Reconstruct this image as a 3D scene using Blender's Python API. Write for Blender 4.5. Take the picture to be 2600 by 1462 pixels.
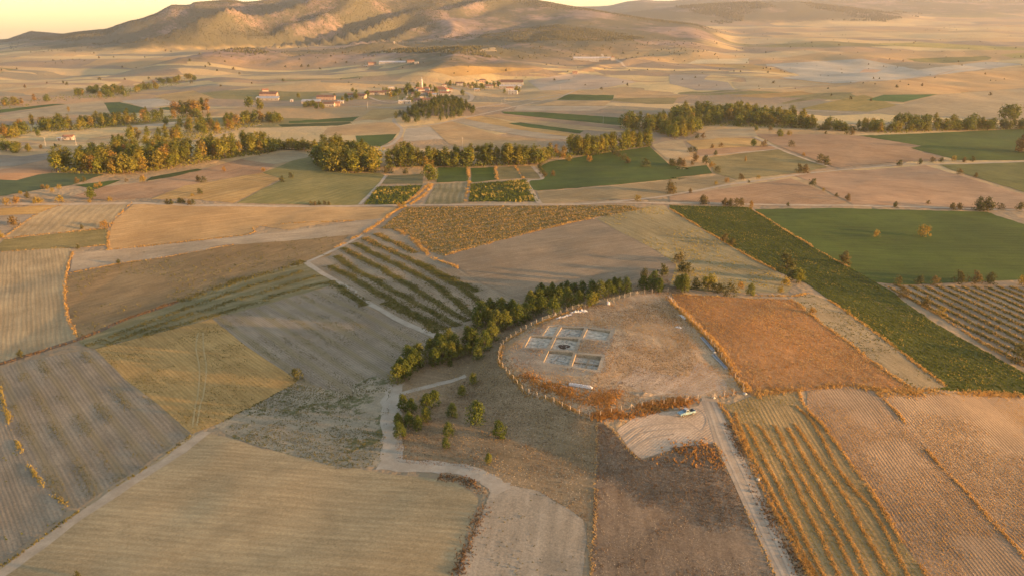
import bpy, bmesh, math, random
import numpy as np
from mathutils import Vector, noise as mnoise

for o in list(bpy.data.objects):
    bpy.data.objects.remove(o, do_unlink=True)
sc = bpy.context.scene
COL = sc.collection
R = math.radians

# ------------------------------------------------------------------ camera, sky, sun, exposure
IMG_W, IMG_H, FPX, HOR, CAM_Z = 2600.0, 1462.0, 1964.0, 82.0, 100.0
PITCH = math.atan((IMG_H / 2 - HOR) / FPX)
cam_d = bpy.data.cameras.new('camera')
cam_d.sensor_width = 36.0
cam_d.lens = 36.0 * FPX / IMG_W
cam_d.clip_start = 1.0
cam_d.clip_end = 60000.0
cam = bpy.data.objects.new('camera', cam_d)
COL.objects.link(cam)
cam.location = (0, 0, CAM_Z)
cam.rotation_euler = (math.pi / 2 - PITCH, 0, 0)
sc.camera = cam

SUN_EL, SUN_AZ = R(6.0), R(107.0)
world = bpy.data.worlds.new('World')
sc.world = world
world.use_nodes = True
wn, wl = world.node_tree.nodes, world.node_tree.links
bg = wn['Background']
sky = wn.new('ShaderNodeTexSky')
sky.sky_type = 'NISHITA'
sky.sun_disc = False
sky.sun_elevation = SUN_EL
sky.sun_rotation = SUN_AZ
sky.altitude = 900.0
sky.air_density = 1.0
sky.dust_density = 1.6
sky.ozone_density = 1.0
tint = wn.new('ShaderNodeMix')
tint.data_type = 'RGBA'
tint.blend_type = 'MULTIPLY'
tint.inputs[0].default_value = 1.0
tint.inputs[7].default_value = (1.16, 1.0, 0.94, 1)
wl.new(sky.outputs[0], tint.inputs[6])
wl.new(tint.outputs[2], bg.inputs[0])
bg.inputs[1].default_value = 0.15

sun_d = bpy.data.lights.new('sun', 'SUN')
sun_d.energy = 4.6
sun_d.angle = R(0.6)
sun_d.color = (1.0, 0.53, 0.18)
sun = bpy.data.objects.new('sun', sun_d)
COL.objects.link(sun)
to_sun = Vector((math.sin(SUN_AZ) * math.cos(SUN_EL), math.cos(SUN_AZ) * math.cos(SUN_EL), math.sin(SUN_EL)))
sun.rotation_euler = to_sun.to_track_quat('Z', 'Y').to_euler()
sun.location = (400, -100, 300)

sc.view_settings.view_transform = 'Standard'
sc.view_settings.look = 'None'
sc.view_settings.exposure = 1.74
sc.view_settings.gamma = 1.0
sc.view_settings.use_curve_mapping = False
sc.render.engine = 'CYCLES'
cy = sc.cycles
cy.max_bounces = 5
cy.diffuse_bounces = 2
cy.glossy_bounces = 1
cy.transmission_bounces = 2
cy.transparent_max_bounces = 6
cy.volume_bounces = 0
cy.caustics_reflective = cy.caustics_refractive = False
cy.use_denoising = True

# ------------------------------------------------------------------ terrain height function
def smooth(a, b, x):
    t = np.clip((x - a) / (b - a), 0, 1)
    return t * t * (3 - 2 * t)

def vnoise(x, y, seed):
    xi, yi = np.floor(x), np.floor(y)
    fx, fy = x - xi, y - yi
    fx, fy = fx * fx * (3 - 2 * fx), fy * fy * (3 - 2 * fy)
    def h(a, b):
        n = np.sin(a * 127.1 + b * 311.7 + seed * 74.7) * 43758.5453
        return n - np.floor(n)
    return ((h(xi, yi) * (1 - fx) + h(xi + 1, yi) * fx) * (1 - fy)
            + (h(xi, yi + 1) * (1 - fx) + h(xi + 1, yi + 1) * fx) * fy) * 2 - 1

def fbm(x, y, seed, octs=4):
    s, a = 0, 1.0
    for k in range(octs):
        s = s + a * vnoise(x * 2 ** k, y * 2 ** k, seed + k * 13)
        a *= 0.5
    return s

CP, SP = math.cos(PITCH), math.sin(PITCH)
def ray(px, py):
    u = (np.asarray(px, float) - IMG_W / 2) / FPX
    v = (IMG_H / 2 - np.asarray(py, float)) / FPX
    dy, dz = CP + v * SP, -SP + v * CP
    return u / dy, dz / dy                       # x and z gained for one metre of depth

def flat(px, py, z):
    t, e = ray(px, py)
    y = (z - CAM_Z) / e
    return t * y, y

ZC = 2576 / 900.0
ORG = {'c1': (0, 0), 'c2': (850, 0), 'c3': (1700, 0), 'd1': (0, 230), 'd2': (850, 230), 'd3': (1700, 230),
       'e1': (0, 500), 'e2': (850, 500), 'e3': (1700, 500), 'g1': (0, 960), 'g2': (850, 960), 'g3': (1700, 960)}
SCL = {k: ZC for k in ORG}
for k, o_, s_ in (('q', (980, 740), 3.15), ('v5', (900, 190), 5.6), ('v6', (600, 210), 7.156), ('v7', (1400, 130), 11.71),
                  ('v8', (880, 130), 10.73), ('m', (1300, 740), 5.5725), ('k', (1600, 720), 4.025), ('F', (0, 0), 1.0)):
    ORG[k], SCL[k] = o_, s_
def P(text):
    """'e2 10,20 30,40 g2 5,6' -> image points (a survey of the place read off the photograph)."""
    out, o, s = [], (0, 0), 1.0
    for tok in text.split():
        if ',' in tok:
            a, b = tok.split(',')
            out.append((o[0] + float(a) / s, o[1] + float(b) / s))
        else:
            o, s = ORG[tok], SCL[tok]
    return out

# crest of the mound
CREST = [flat(x, y, 5.0) for x, y in P('e2 1215,1080 1330,1000 1480,915 1700,830 1990,770 2290,700 2420,690 e3 500,760 850,790 1300,1100 1500,1300 '
                                       'g3 900,100 480,90 250,130 g2 2400,170 2100,190 1900,230 1800,230 1600,150 1400,50 1330,0 e2 1300,1300 1230,1220 1200,1140')]
CREST = np.array([(float(a), float(b)) for a, b in CREST])

def poly_inside(px, py, poly):
    inside = np.zeros(np.shape(px), bool)
    n = len(poly)
    for k in range(n):
        x1, y1 = poly[k]
        x2, y2 = poly[(k + 1) % n]
        if y1 == y2:
            continue
        c = ((y1 > py) != (y2 > py)) & (px < (x2 - x1) * (py - y1) / (y2 - y1) + x1)
        inside ^= c
    return inside

def poly_dist(px, py, poly):
    d = np.full(np.shape(px), 1e9)
    n = len(poly)
    for k in range(n):
        x1, y1 = poly[k]
        x2, y2 = poly[(k + 1) % n]
        dx, dy = x2 - x1, y2 - y1
        t = np.clip(((px - x1) * dx + (py - y1) * dy) / (dx * dx + dy * dy + 1e-9), 0, 1)
        d = np.minimum(d, np.hypot(px - x1 - t * dx, py - y1 - t * dy))
    return d

def sky_profile(points, yr):
    t, e = ray([p[0] for p in points], [p[1] for p in points])
    return np.array(t), CAM_Z + np.array(e) * yr

RIDGES = []
def ridge(points, yr_pts, foot_frac, seed, spur, back=0.45, power=1.0):
    t = np.array(ray([p[0] for p in points], [0] * len(points))[0])
    yr = np.interp([p[0] for p in points], [a for a, b in yr_pts], [b for a, b in yr_pts])
    e = np.array(ray([p[0] for p in points], [p[1] for p in points])[1])
    RIDGES.append((t, CAM_Z + e * yr, yr, foot_frac, seed, spur, back, power))

ridge([(-1200, 140), (-600, 125), (-200, 112), (0, 100), (63, 79), (140, 86), (182, 88), (300, 95), (500, 110), (700, 120)],
      [(-1200, 5600), (700, 5600)], 0.55, 5, 30)
ridge([(-300, 160), (60, 100), (130, 90), (182, 81), (259, 74), (321, 52), (349, 47), (391, 33), (433, 14), (482, 12), (493, 6), (552, 3), (573, 0),
       (594, 3), (615, 8), (657, 7), (699, 0), (760, -14), (850, -30), (950, -42), (1050, -50), (1150, -45), (1250, -28),
       (1320, -12), (1378, 0), (1444, 14), (1500, 24), (1560, 36), (1640, 47), (1760, 60), (1900, 75)],
      [(-300, 4300), (400, 4700), (900, 4600), (1400, 4100), (1900, 4100)], 0.33, 9, 310)
ridge([(1400, 60), (1480, 44), (1560, 34), (1640, 27), (1740, 15), (1830, 9), (1930, 4), (2020, 5), (2100, 14), (2200, 26), (2300, 38), (2420, 50)],
      [(1400, 6200), (2420, 6600)], 0.84, 21, 34)
ridge([(1200, 40), (1444, 17), (1521, 17), (1549, 15), (1594, 4), (1636, 0), (1668, 3), (1700, 3), (1770, -3), (1900, -12), (2100, -22), (2400, -28),
       (2700, -30), (3300, -30), (3900, -20)], [(1200, 9800), (3900, 9800)], 0.66, 33, 24)

def hfun(x, y, base_only=False):
    t = x / y
    sd = poly_dist(x, y, CREST) * np.where(poly_inside(x, y, CREST), -1, 1)
    wid = 17 + 45 * smooth(5, 60, x)
    z = 5.0 * (1 - smooth(-4, wid, sd)) + 1.5 * smooth(0, 34, -sd)
    dip = np.log1p(np.exp(-(x + 15) / 8.0)) * 8.0
    z = z - 0.055 * np.minimum(dip, 170) * (1 - smooth(330, 450, y))  # left foreground tilted away from the sun, so its shade comes from added slope
    rise = np.log1p(np.exp(-(np.clip(x, -400, 400) + 90) / 15.0)) * 15.0
    z = z + 0.035 * np.minimum(rise, 260) * smooth(370, 470, y) * (1 - smooth(600, 800, y))  # middle left shaped to rise leftwards, facing the sun to catch more light
    z = z - 0.026 * np.clip(x - 66, 0, 220) * (1 - smooth(500, 800, y))  # added fall to the right turns this ground towards the sun
    z = z + 0.35 * fbm(x / 38, y / 38, 3, 3) * (1 - smooth(-6, 14, -sd) * 0.7) * smooth(90, 140, y)
    z = z + 1.2 * fbm(x / 130, y / 130, 7, 2) * smooth(380, 520, y)
    z = z - 3.0 * np.exp(-((y - 610 - 0.15 * x) / 70.0) ** 2)
    # grove hill, village rise and the rolling plain
    gx, gy = flat(1060, 285, 6.0)
    z = z + 9.0 * np.exp(-(((x - gx - 6) / 46) ** 2 + ((y - gy - 25) / 62) ** 2))
    vx, vy = flat(1220, 232, 6.0)
    z = z + 9.0 * np.exp(-(((x - vx) / 150) ** 2 + ((y - vy) / 150) ** 2))
    roll = smooth(780, 1500, y) * (1 - 0.55 * smooth(5000, 9000, y))
    left = np.interp(y, [900, 1800, 2500, 4000, 6000, 9000, 15500], [0, 12, 22, 22, -10, -90, -260])
    right = np.interp(y, [900, 1800, 2500, 3500, 5500, 9800, 15500], [0, 16, 34, 64, 145, 385, 420])
    rb = smooth(-0.30, 0.22, t)
    z = z + left * (1 - rb) + right * rb
    z = z + roll * (8.5 * fbm(x / 320 + 4.1, y / 420 + 1.7, 17, 3) + 3.6 * fbm(x / 120, y / 170, 19, 2) * (1 - smooth(2500, 4500, y)))
    if base_only: return z
    for rt, rz, ry, foot, seed, spur, back, power in RIDGES:
        zr = np.interp(t, rt, rz)
        fade = smooth(rt[0], rt[0] + 0.07, t) * (1 - smooth(rt[-1] - 0.07, rt[-1], t))
        yr = np.interp(t, rt, ry)
        q = (y - yr * foot) / (yr * (1 - foot))
        p = np.where(q < 1, smooth(0, 1, q) * 0.25 + 0.30 * np.clip(q, 0, 1) + 0.45 * np.clip(q, 0, 1) ** 2, 1 - smooth(1, 1 + back / (1 - foot), q))
        w = np.clip(q, 0, 1) ** 0.8 * np.clip(1.04 - q, 0, 1) ** 0.7 * 2.0
        wx = x + 160 * fbm(x / 700, y / 700, seed + 3, 2)
        sp1 = 1 - np.abs(vnoise((wx * 0.85 - y * 0.52) / 620, (y * 0.85 + wx * 0.52) / 2600, seed))
        sp2 = 1 - np.abs(vnoise((wx * 0.9 - y * 0.42) / 240, (y * 0.9 + wx * 0.42) / 900, seed + 1))
        m = smooth(10, 330, zr - z) * fade
        dz = (zr - z) * p * fade + m * w * spur * ((sp1 - 0.80) * 1.15 + 0.42 * (sp2 - 0.78) + 0.04 * fbm(x / 90, y / 90, seed + 2, 2))
        z = z + np.maximum(dz, 0.18 * (zr - z) * p * fade * (zr > z))
    return z

# ------------------------------------------------------------------ terrain grid (a fan of rows and bearings)
drows = [34.0]
while drows[-1] < 15500:
    d = drows[-1]
    drows.append(d * (1.018 if d < 110 else 1.0062 if d < 420 else 1.0095 if d < 1000 else 1.0125 if d < 6500 else 1.03))
D = np.array(drows)
T = np.concatenate([np.linspace(-1.9, -0.90, 30)[:-1], np.linspace(-0.90, 0.90, 460), np.linspace(0.90, 1.9, 30)[1:]])
NI, NJ = len(T), len(D)
GX, GY = T[None, :] * D[:, None], np.repeat(D[:, None], NI, 1)
GZ = hfun(GX, GY)
GHILL = GZ - hfun(GX, GY, True)

def unproj(pts):
    """Where the sight lines through image points first meet the terrain."""
    px = np.array([p[0] for p in pts], float)
    py = np.array([p[1] for p in pts], float)
    t, e = ray(px, py)
    i = np.clip(np.searchsorted(T, t) - 1, 0, NI - 2)
    f = (t - T[i]) / (T[i + 1] - T[i])
    zc = GZ[:, i] * (1 - f) + GZ[:, i + 1] * f          # rows x points
    line = CAM_Z + e[None, :] * D[:, None]
    hit = zc >= line
    j = np.argmax(hit, 0)
    j = np.where(hit.any(0), j, NJ - 1)
    j = np.clip(j, 1, NJ - 1)
    k = np.arange(len(px))
    a = (line - zc)[j - 1, k]
    b = (line - zc)[j, k]
    s = np.clip(a / (a - b + 1e-9), 0, 1)
    y = D[j - 1] + (D[j] - D[j - 1]) * s
    return np.stack([t * y, y], 1)

def height(x, y):
    x, y = np.asarray(x, float), np.asarray(y, float)
    y = np.clip(y, D[0] + 1e-3, D[-1] - 1e-3)
    j = np.clip(np.searchsorted(D, y) - 1, 0, NJ - 2)
    t = np.clip(x / y, T[0] + 1e-6, T[-1] - 1e-6)
    i = np.clip(np.searchsorted(T, t) - 1, 0, NI - 2)
    v = (y - D[j]) / (D[j + 1] - D[j])
    xa, xb = T[i] * y, T[i + 1] * y
    u = (t * y - xa) / (xb - xa)
    # the cell is split along (i,j)-(i+1,j+1): solve on the right triangle
    x00, x10, x11, x01 = T[i] * D[j], T[i + 1] * D[j], T[i + 1] * D[j + 1], T[i] * D[j + 1]
    diag = x00 + (x11 - x00) * v
    z00, z10, z11, z01 = GZ[j, i], GZ[j, i + 1], GZ[j + 1, i + 1], GZ[j + 1, i]
    lo_r = x10 + (x11 - x10) * v
    z_diag = z00 + (z11 - z00) * v
    zr = z_diag + (z10 + (z11 - z10) * v - z_diag) * np.clip((t * y - diag) / np.maximum(lo_r - diag, 1e-6), 0, 1)
    lo_l = x00 + (x01 - x00) * v
    zl = z_diag + (z00 + (z01 - z00) * v - z_diag) * np.clip((diag - t * y) / np.maximum(diag - lo_l, 1e-6), 0, 1)
    return np.where(t * y >= diag, zr, zl)

# ------------------------------------------------------------------ small helpers
def tag(o, label=None, cat=None, group=None, kind=None):
    if label: o['label'] = label
    if cat: o['category'] = cat
    if group: o['group'] = group
    if kind: o['kind'] = kind
    return o

def mesh_np(name, verts, faces, mats=(), smooth_=False, mat_idx=None):
    """verts (N,3) array; faces an (M,3) or (M,4) array or a list of index lists."""
    me = bpy.data.meshes.new(name)
    verts = np.asarray(verts, np.float32)
    if isinstance(faces, np.ndarray):
        k = faces.shape[1]
        sizes = np.full(len(faces), k, np.int32)
        loops = faces.astype(np.int32).ravel()
    else:
        sizes = np.array([len(f) for f in faces], np.int32)
        loops = np.array([i for f in faces for i in f], np.int32)
    me.vertices.add(len(verts))
    me.vertices.foreach_set('co', verts.ravel())
    me.loops.add(len(loops))
    me.loops.foreach_set('vertex_index', loops)
    me.polygons.add(len(sizes))
    me.polygons.foreach_set('loop_start', np.concatenate([[0], np.cumsum(sizes)[:-1]]).astype(np.int32))
    me.polygons.foreach_set('loop_total', sizes)
    me.polygons.foreach_set('use_smooth', np.full(len(sizes), smooth_, bool))
    for m in mats:
        me.materials.append(m)
    if mat_idx is not None:
        me.polygons.foreach_set('material_index', np.asarray(mat_idx, np.int32))
    me.update(calc_edges=True)
    return me

def put(name, me, parent=None, loc=None, rz=0.0, scale=None):
    o = bpy.data.objects.new(name, me)
    COL.objects.link(o)
    if parent is not None: o.parent = parent
    if loc is not None: o.location = loc
    if rz: o.rotation_euler = (0, 0, rz)
    if scale is not None: o.scale = scale if hasattr(scale, '__len__') else (scale,) * 3
    return o

class MB:
    """Collects shapes for one mesh."""
    def __init__(s): s.v, s.f = [], []
    def add(s, v, f):
        b = len(s.v); s.v += [tuple(p) for p in v]; s.f += [[i + b for i in q] for q in f]; return s
    def box(s, x0, x1, y0, y1, z0, z1):
        return s.add([(x0, y0, z0), (x1, y0, z0), (x1, y1, z0), (x0, y1, z0), (x0, y0, z1), (x1, y0, z1), (x1, y1, z1), (x0, y1, z1)],
                     [(0, 3, 2, 1), (4, 5, 6, 7), (0, 1, 5, 4), (1, 2, 6, 5), (2, 3, 7, 6), (3, 0, 4, 7)])
    def prism(s, prof, x0, x1, axis='x'):
        n = len(prof)
        if axis == 'x': v = [(x0, a, b) for a, b in prof] + [(x1, a, b) for a, b in prof]
        else: v = [(a, x0, b) for a, b in prof] + [(a, x1, b) for a, b in prof]
        return s.add(v, [list(range(n))[::-1], list(range(n, 2 * n))] + [(k, (k + 1) % n, n + (k + 1) % n, n + k) for k in range(n)])
    def tube(s, pts, rad, n=8, cap=True):
        rings = []
        for k, p in enumerate(pts):
            p = Vector(p)
            a = Vector(pts[max(k - 1, 0)]); c = Vector(pts[min(k + 1, len(pts) - 1)])
            d = (c - a).normalized()
            u = d.orthogonal().normalized() if abs(d.z) < 0.95 else Vector((1, 0, 0))
            u = (u - d * u.dot(d)).normalized(); w = d.cross(u)
            r = rad[k] if hasattr(rad, '__len__') else rad
            rings.append([p + u * (r * math.cos(2 * math.pi * q / n)) + w * (r * math.sin(2 * math.pi * q / n)) for q in range(n)])
        v = [q for rr in rings for q in rr]
        f = [(k * n + q, k * n + (q + 1) % n, (k + 1) * n + (q + 1) % n, (k + 1) * n + q) for k in range(len(pts) - 1) for q in range(n)]
        if cap: f += [list(range(n))[::-1], list(range((len(pts) - 1) * n, len(pts) * n))]
        return s.add(v, f)
    def mesh(s, name, mat, smooth_=False):
        return mesh_np(name, s.v, s.f, [mat], smooth_)

# ------------------------------------------------------------------ materials
def lin(r, g, b):
    f = lambda c: c / 12.92 if c <= 0.04045 else ((c + 0.055) / 1.055) ** 2.4
    return tuple(f(c / 255.0) for c in (r, g, b))

class NT:
    def __init__(s, name):
        s.m = bpy.data.materials.new(name); s.m.use_nodes = True
        s.n, s.l = s.m.node_tree.nodes, s.m.node_tree.links
        s.b = s.n['Principled BSDF']; s.b.inputs['Specular IOR Level'].default_value = 0.12
        s.b.inputs['Roughness'].default_value = 0.9
    def pos(s): return s.n.new('ShaderNodeNewGeometry').outputs['Position']
    def noise(s, vec, scale, detail=3, rough=0.55, dist=0.0):
        n = s.n.new('ShaderNodeTexNoise'); n.inputs['Scale'].default_value = scale
        n.inputs['Detail'].default_value = detail; n.inputs['Roughness'].default_value = rough
        n.inputs['Distortion'].default_value = dist
        s.l.new(vec, n.inputs['Vector']); return n.outputs[0]
    def math(s, op, a, b=None, c=None):
        n = s.n.new('ShaderNodeMath'); n.operation = op
        for k, v in enumerate((a, b, c)):
            if v is None: continue
            if isinstance(v, (int, float)): n.inputs[k].default_value = v
            else: s.l.new(v, n.inputs[k])
        return n.outputs[0]
    def ramp(s, fac, a, b):
        n = s.n.new('ShaderNodeMapRange'); n.interpolation_type = 'SMOOTHSTEP'
        s.l.new(fac, n.inputs[0]); n.inputs[1].default_value = a; n.inputs[2].default_value = b
        return n.outputs[0]
    def mix(s, fac, a, b):
        n = s.n.new('ShaderNodeMix'); n.data_type = 'RGBA'
        if isinstance(fac, (int, float)): n.inputs[0].default_value = fac
        else: s.l.new(fac, n.inputs[0])
        for k, v in ((6, a), (7, b)):
            if isinstance(v, tuple): n.inputs[k].default_value = (*v[:3], 1)
            else: s.l.new(v, n.inputs[k])
        return n.outputs[2]
    def mapping(s, vec, rot=0.0, scale=(1, 1, 1)):
        n = s.n.new('ShaderNodeMapping'); n.vector_type = 'POINT'
        n.inputs['Rotation'].default_value = (0, 0, rot); n.inputs['Scale'].default_value = scale
        s.l.new(vec, n.inputs[0]); return n.outputs[0]
    def bump(s, hgt, dist, strength=1.0):
        n = s.n.new('ShaderNodeBump'); n.inputs['Distance'].default_value = dist; n.inputs['Strength'].default_value = strength
        s.l.new(hgt, n.inputs['Height']); s.l.new(n.outputs[0], s.b.inputs['Normal'])
    def color(s, c):
        if isinstance(c, tuple): s.b.inputs['Base Color'].default_value = (*c[:3], 1)
        else: s.l.new(c, s.b.inputs['Base Color'])

def plain(name, c, rough=0.8, var=0.25, scale=3.0, spec=0.15, metal=0.0):
    t = NT(name)
    tc = t.n.new('ShaderNodeTexCoord').outputs['Object']
    n = t.noise(tc, scale, 4)
    t.color(t.mix(t.ramp(n, 0.3, 0.7), tuple(k * (1 - var) for k in c), tuple(min(1, k * (1 + var)) for k in c)))
    t.b.inputs['Roughness'].default_value = rough
    t.b.inputs['Specular IOR Level'].default_value = spec
    t.b.inputs['Metallic'].default_value = metal
    return t.m

def field_mat(name, c1, c2, ang=0.0, row=0.0, rowc=None, rowk=0.5, big=40.0, speck=None, speck_amt=0.5, speck_scale=0.55, streak=1.0, bump=0.10, band=0.0, bandc=None, fine=True):
    """Worked land: two soil or straw tones in large patches, streaks along the working direction, drill rows, specks of weed, clods in relief."""
    t = NT(name)
    p = t.pos()
    al = t.mapping(p, -ang)                                     # x runs along the rows
    n1 = t.noise(p, 1.0 / big, 4, 0.6, 0.4)
    n2 = t.noise(t.mapping(al, 0, (0.035, 0.45, 1)), 1.0, 4, 0.65)
    n3 = t.noise(p, 1.5 if fine else 0.6, 5, 0.78)
    k = t.math('ADD', t.math('MULTIPLY', n1, 0.9), t.math('ADD', t.math('MULTIPLY', n2, 0.75 * streak), t.math('MULTIPLY', n3, 1.0)))
    mid = (0.9 + 0.75 * streak + 1.0) * 0.5
    d1, d2 = tuple(v * 0.76 for v in c1), tuple(v * 1.18 for v in c2)
    col = t.mix(t.ramp(k, mid - 0.36, mid + 0.36), d1, d2)
    n6 = t.noise(p, 1 / 11.0 if fine else 1 / 45.0, 5, 0.68, 0.6)
    col = t.mix(t.math('MULTIPLY', t.ramp(n6, 0.42, 0.72), 0.42), col, tuple(v * 0.66 for v in c1))
    if fine:
        n9 = t.noise(p, 2.6, 3, 0.8)
        col = t.mix(t.math('MULTIPLY', t.ramp(n9, 0.48, 0.66), 0.40), col, tuple(v * 0.55 for v in c1))
        col = t.mix(t.math('MULTIPLY', t.ramp(n9, 0.46, 0.30), 0.28), col, tuple(min(1, v * 1.45) for v in c2))
    hgt = t.math('MULTIPLY', n3, 1.0)
    sep = t.n.new('ShaderNodeSeparateXYZ'); t.l.new(al, sep.inputs[0])
    if band:                                                    # broad cultivation bands
        wv = t.math('SINE', t.math('MULTIPLY_ADD', n1, 1.2, t.math('MULTIPLY', sep.outputs[1], 2 * math.pi / band)))
        wv = t.math('MULTIPLY_ADD', n2, 2.4, t.math('ADD', wv, -1.2))
        col = t.mix(t.math('MULTIPLY', t.ramp(wv, -0.3, 1.2), 0.6), col, bandc)
    if row:
        wv = t.math('SINE', t.math('MULTIPLY_ADD', n1, 9.0, t.math('MULTIPLY_ADD', n2, 1.5, t.math('MULTIPLY', sep.outputs[1], 2 * math.pi / row))))
        brk = t.noise(t.mapping(al, 0, (0.05, 0.16, 1)), 1.0, 4, 0.7)
        wv = t.math('ADD', t.math('MULTIPLY_ADD', n3, 1.2, t.math('ADD', wv, -0.6)), t.math('MULTIPLY_ADD', brk, 4.0, -2.0))
        rk = t.ramp(wv, -0.8, 1.4)
        col = t.mix(t.math('MULTIPLY', rk, rowk), col, rowc if rowc else tuple(v * 0.55 for v in c1))
        hgt = t.math('MULTIPLY_ADD', rk, 0.6, hgt)
    if speck:
        n4 = t.noise(p, speck_scale, 4, 0.75)
        n5 = t.noise(p, 1.0 / 23.0, 3, 0.6)
        sk = t.ramp(t.math('ADD', n4, t.math('MULTIPLY', n5, 0.7)), 1.16 - 0.36 * speck_amt, 1.24 - 0.30 * speck_amt)
        col = t.mix(t.math('MULTIPLY', sk, 0.85), col, speck)
        hgt = t.math('MULTIPLY_ADD', sk, 1.2, hgt)
    t.color(col)
    if bump: t.bump(hgt, bump)
    return t.m

# ------------------------------------------------------------------ the excavation trenches (openings in the ground)
TRENCH_PX = ['m 520,490 660,484 572,630 430,622', 'm 705,500 1022,512 972,640 622,632', 'm 1070,520 1395,556 1338,690 1005,655',
             'm 262,628 578,640 492,798 178,790', 'm 622,650 945,665 880,830 545,812', 'm 522,835 870,860 800,1048 445,1000', 'm 905,880 1270,912 1205,1112 845,1055']
TRENCH = [np.array(unproj(P(s))) for s in TRENCH_PX]
def ccw(p):
    a = sum(p[k][0] * p[(k + 1) % len(p)][1] - p[(k + 1) % len(p)][0] * p[k][1] for k in range(len(p)))
    return p if a > 0 else p[::-1]
TRENCH = [ccw(q) for q in TRENCH]
HB = (min(q[:, 0].min() for q in TRENCH) - 1, max(q[:, 0].max() for q in TRENCH) + 1, min(q[:, 1].min() for q in TRENCH) - 1, max(q[:, 1].max() for q in TRENCH) + 1)

def half(poly, a, b, keep_left=True):
    """Part of poly left (or right) of the line a-b; poly points are (x, y)."""
    out, n = [], len(poly)
    s = 1.0 if keep_left else -1.0
    dx, dy = b[0] - a[0], b[1] - a[1]
    dist = [s * (dx * (p[1] - a[1]) - dy * (p[0] - a[0])) for p in poly]
    for k in range(n):
        p, q, dp, dq = poly[k], poly[(k + 1) % n], dist[k], dist[(k + 1) % n]
        if dp >= 0: out.append(p)
        if (dp > 0 > dq) or (dp < 0 < dq):
            t = dp / (dp - dq)
            out.append((p[0] + (q[0] - p[0]) * t, p[1] + (q[1] - p[1]) * t))
    return out

def minus(polys, hole):
    res = []
    for p in polys:
        rest = p
        for k in range(len(hole)):
            a, b = hole[k], hole[(k + 1) % len(hole)]
            outp = half(rest, a, b, False)
            if len(outp) >= 3 and area(outp) > 1e-4: res.append(outp)
            rest = half(rest, a, b, True)
            if len(rest) < 3: break
    return res

def area(p):
    return abs(sum(p[k][0] * p[(k + 1) % len(p)][1] - p[(k + 1) % len(p)][0] * p[k][1] for k in range(len(p)))) / 2

def in_holes(polys):
    for h in TRENCH:
        nxt = []
        for p in polys:
            xs, ys = [q[0] for q in p], [q[1] for q in p]
            if max(xs) < h[:, 0].min() or min(xs) > h[:, 0].max() or max(ys) < h[:, 1].min() or min(ys) > h[:, 1].max():
                nxt.append(p)
            else:
                nxt += minus([p], h)
        polys = nxt
    return polys

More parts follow.
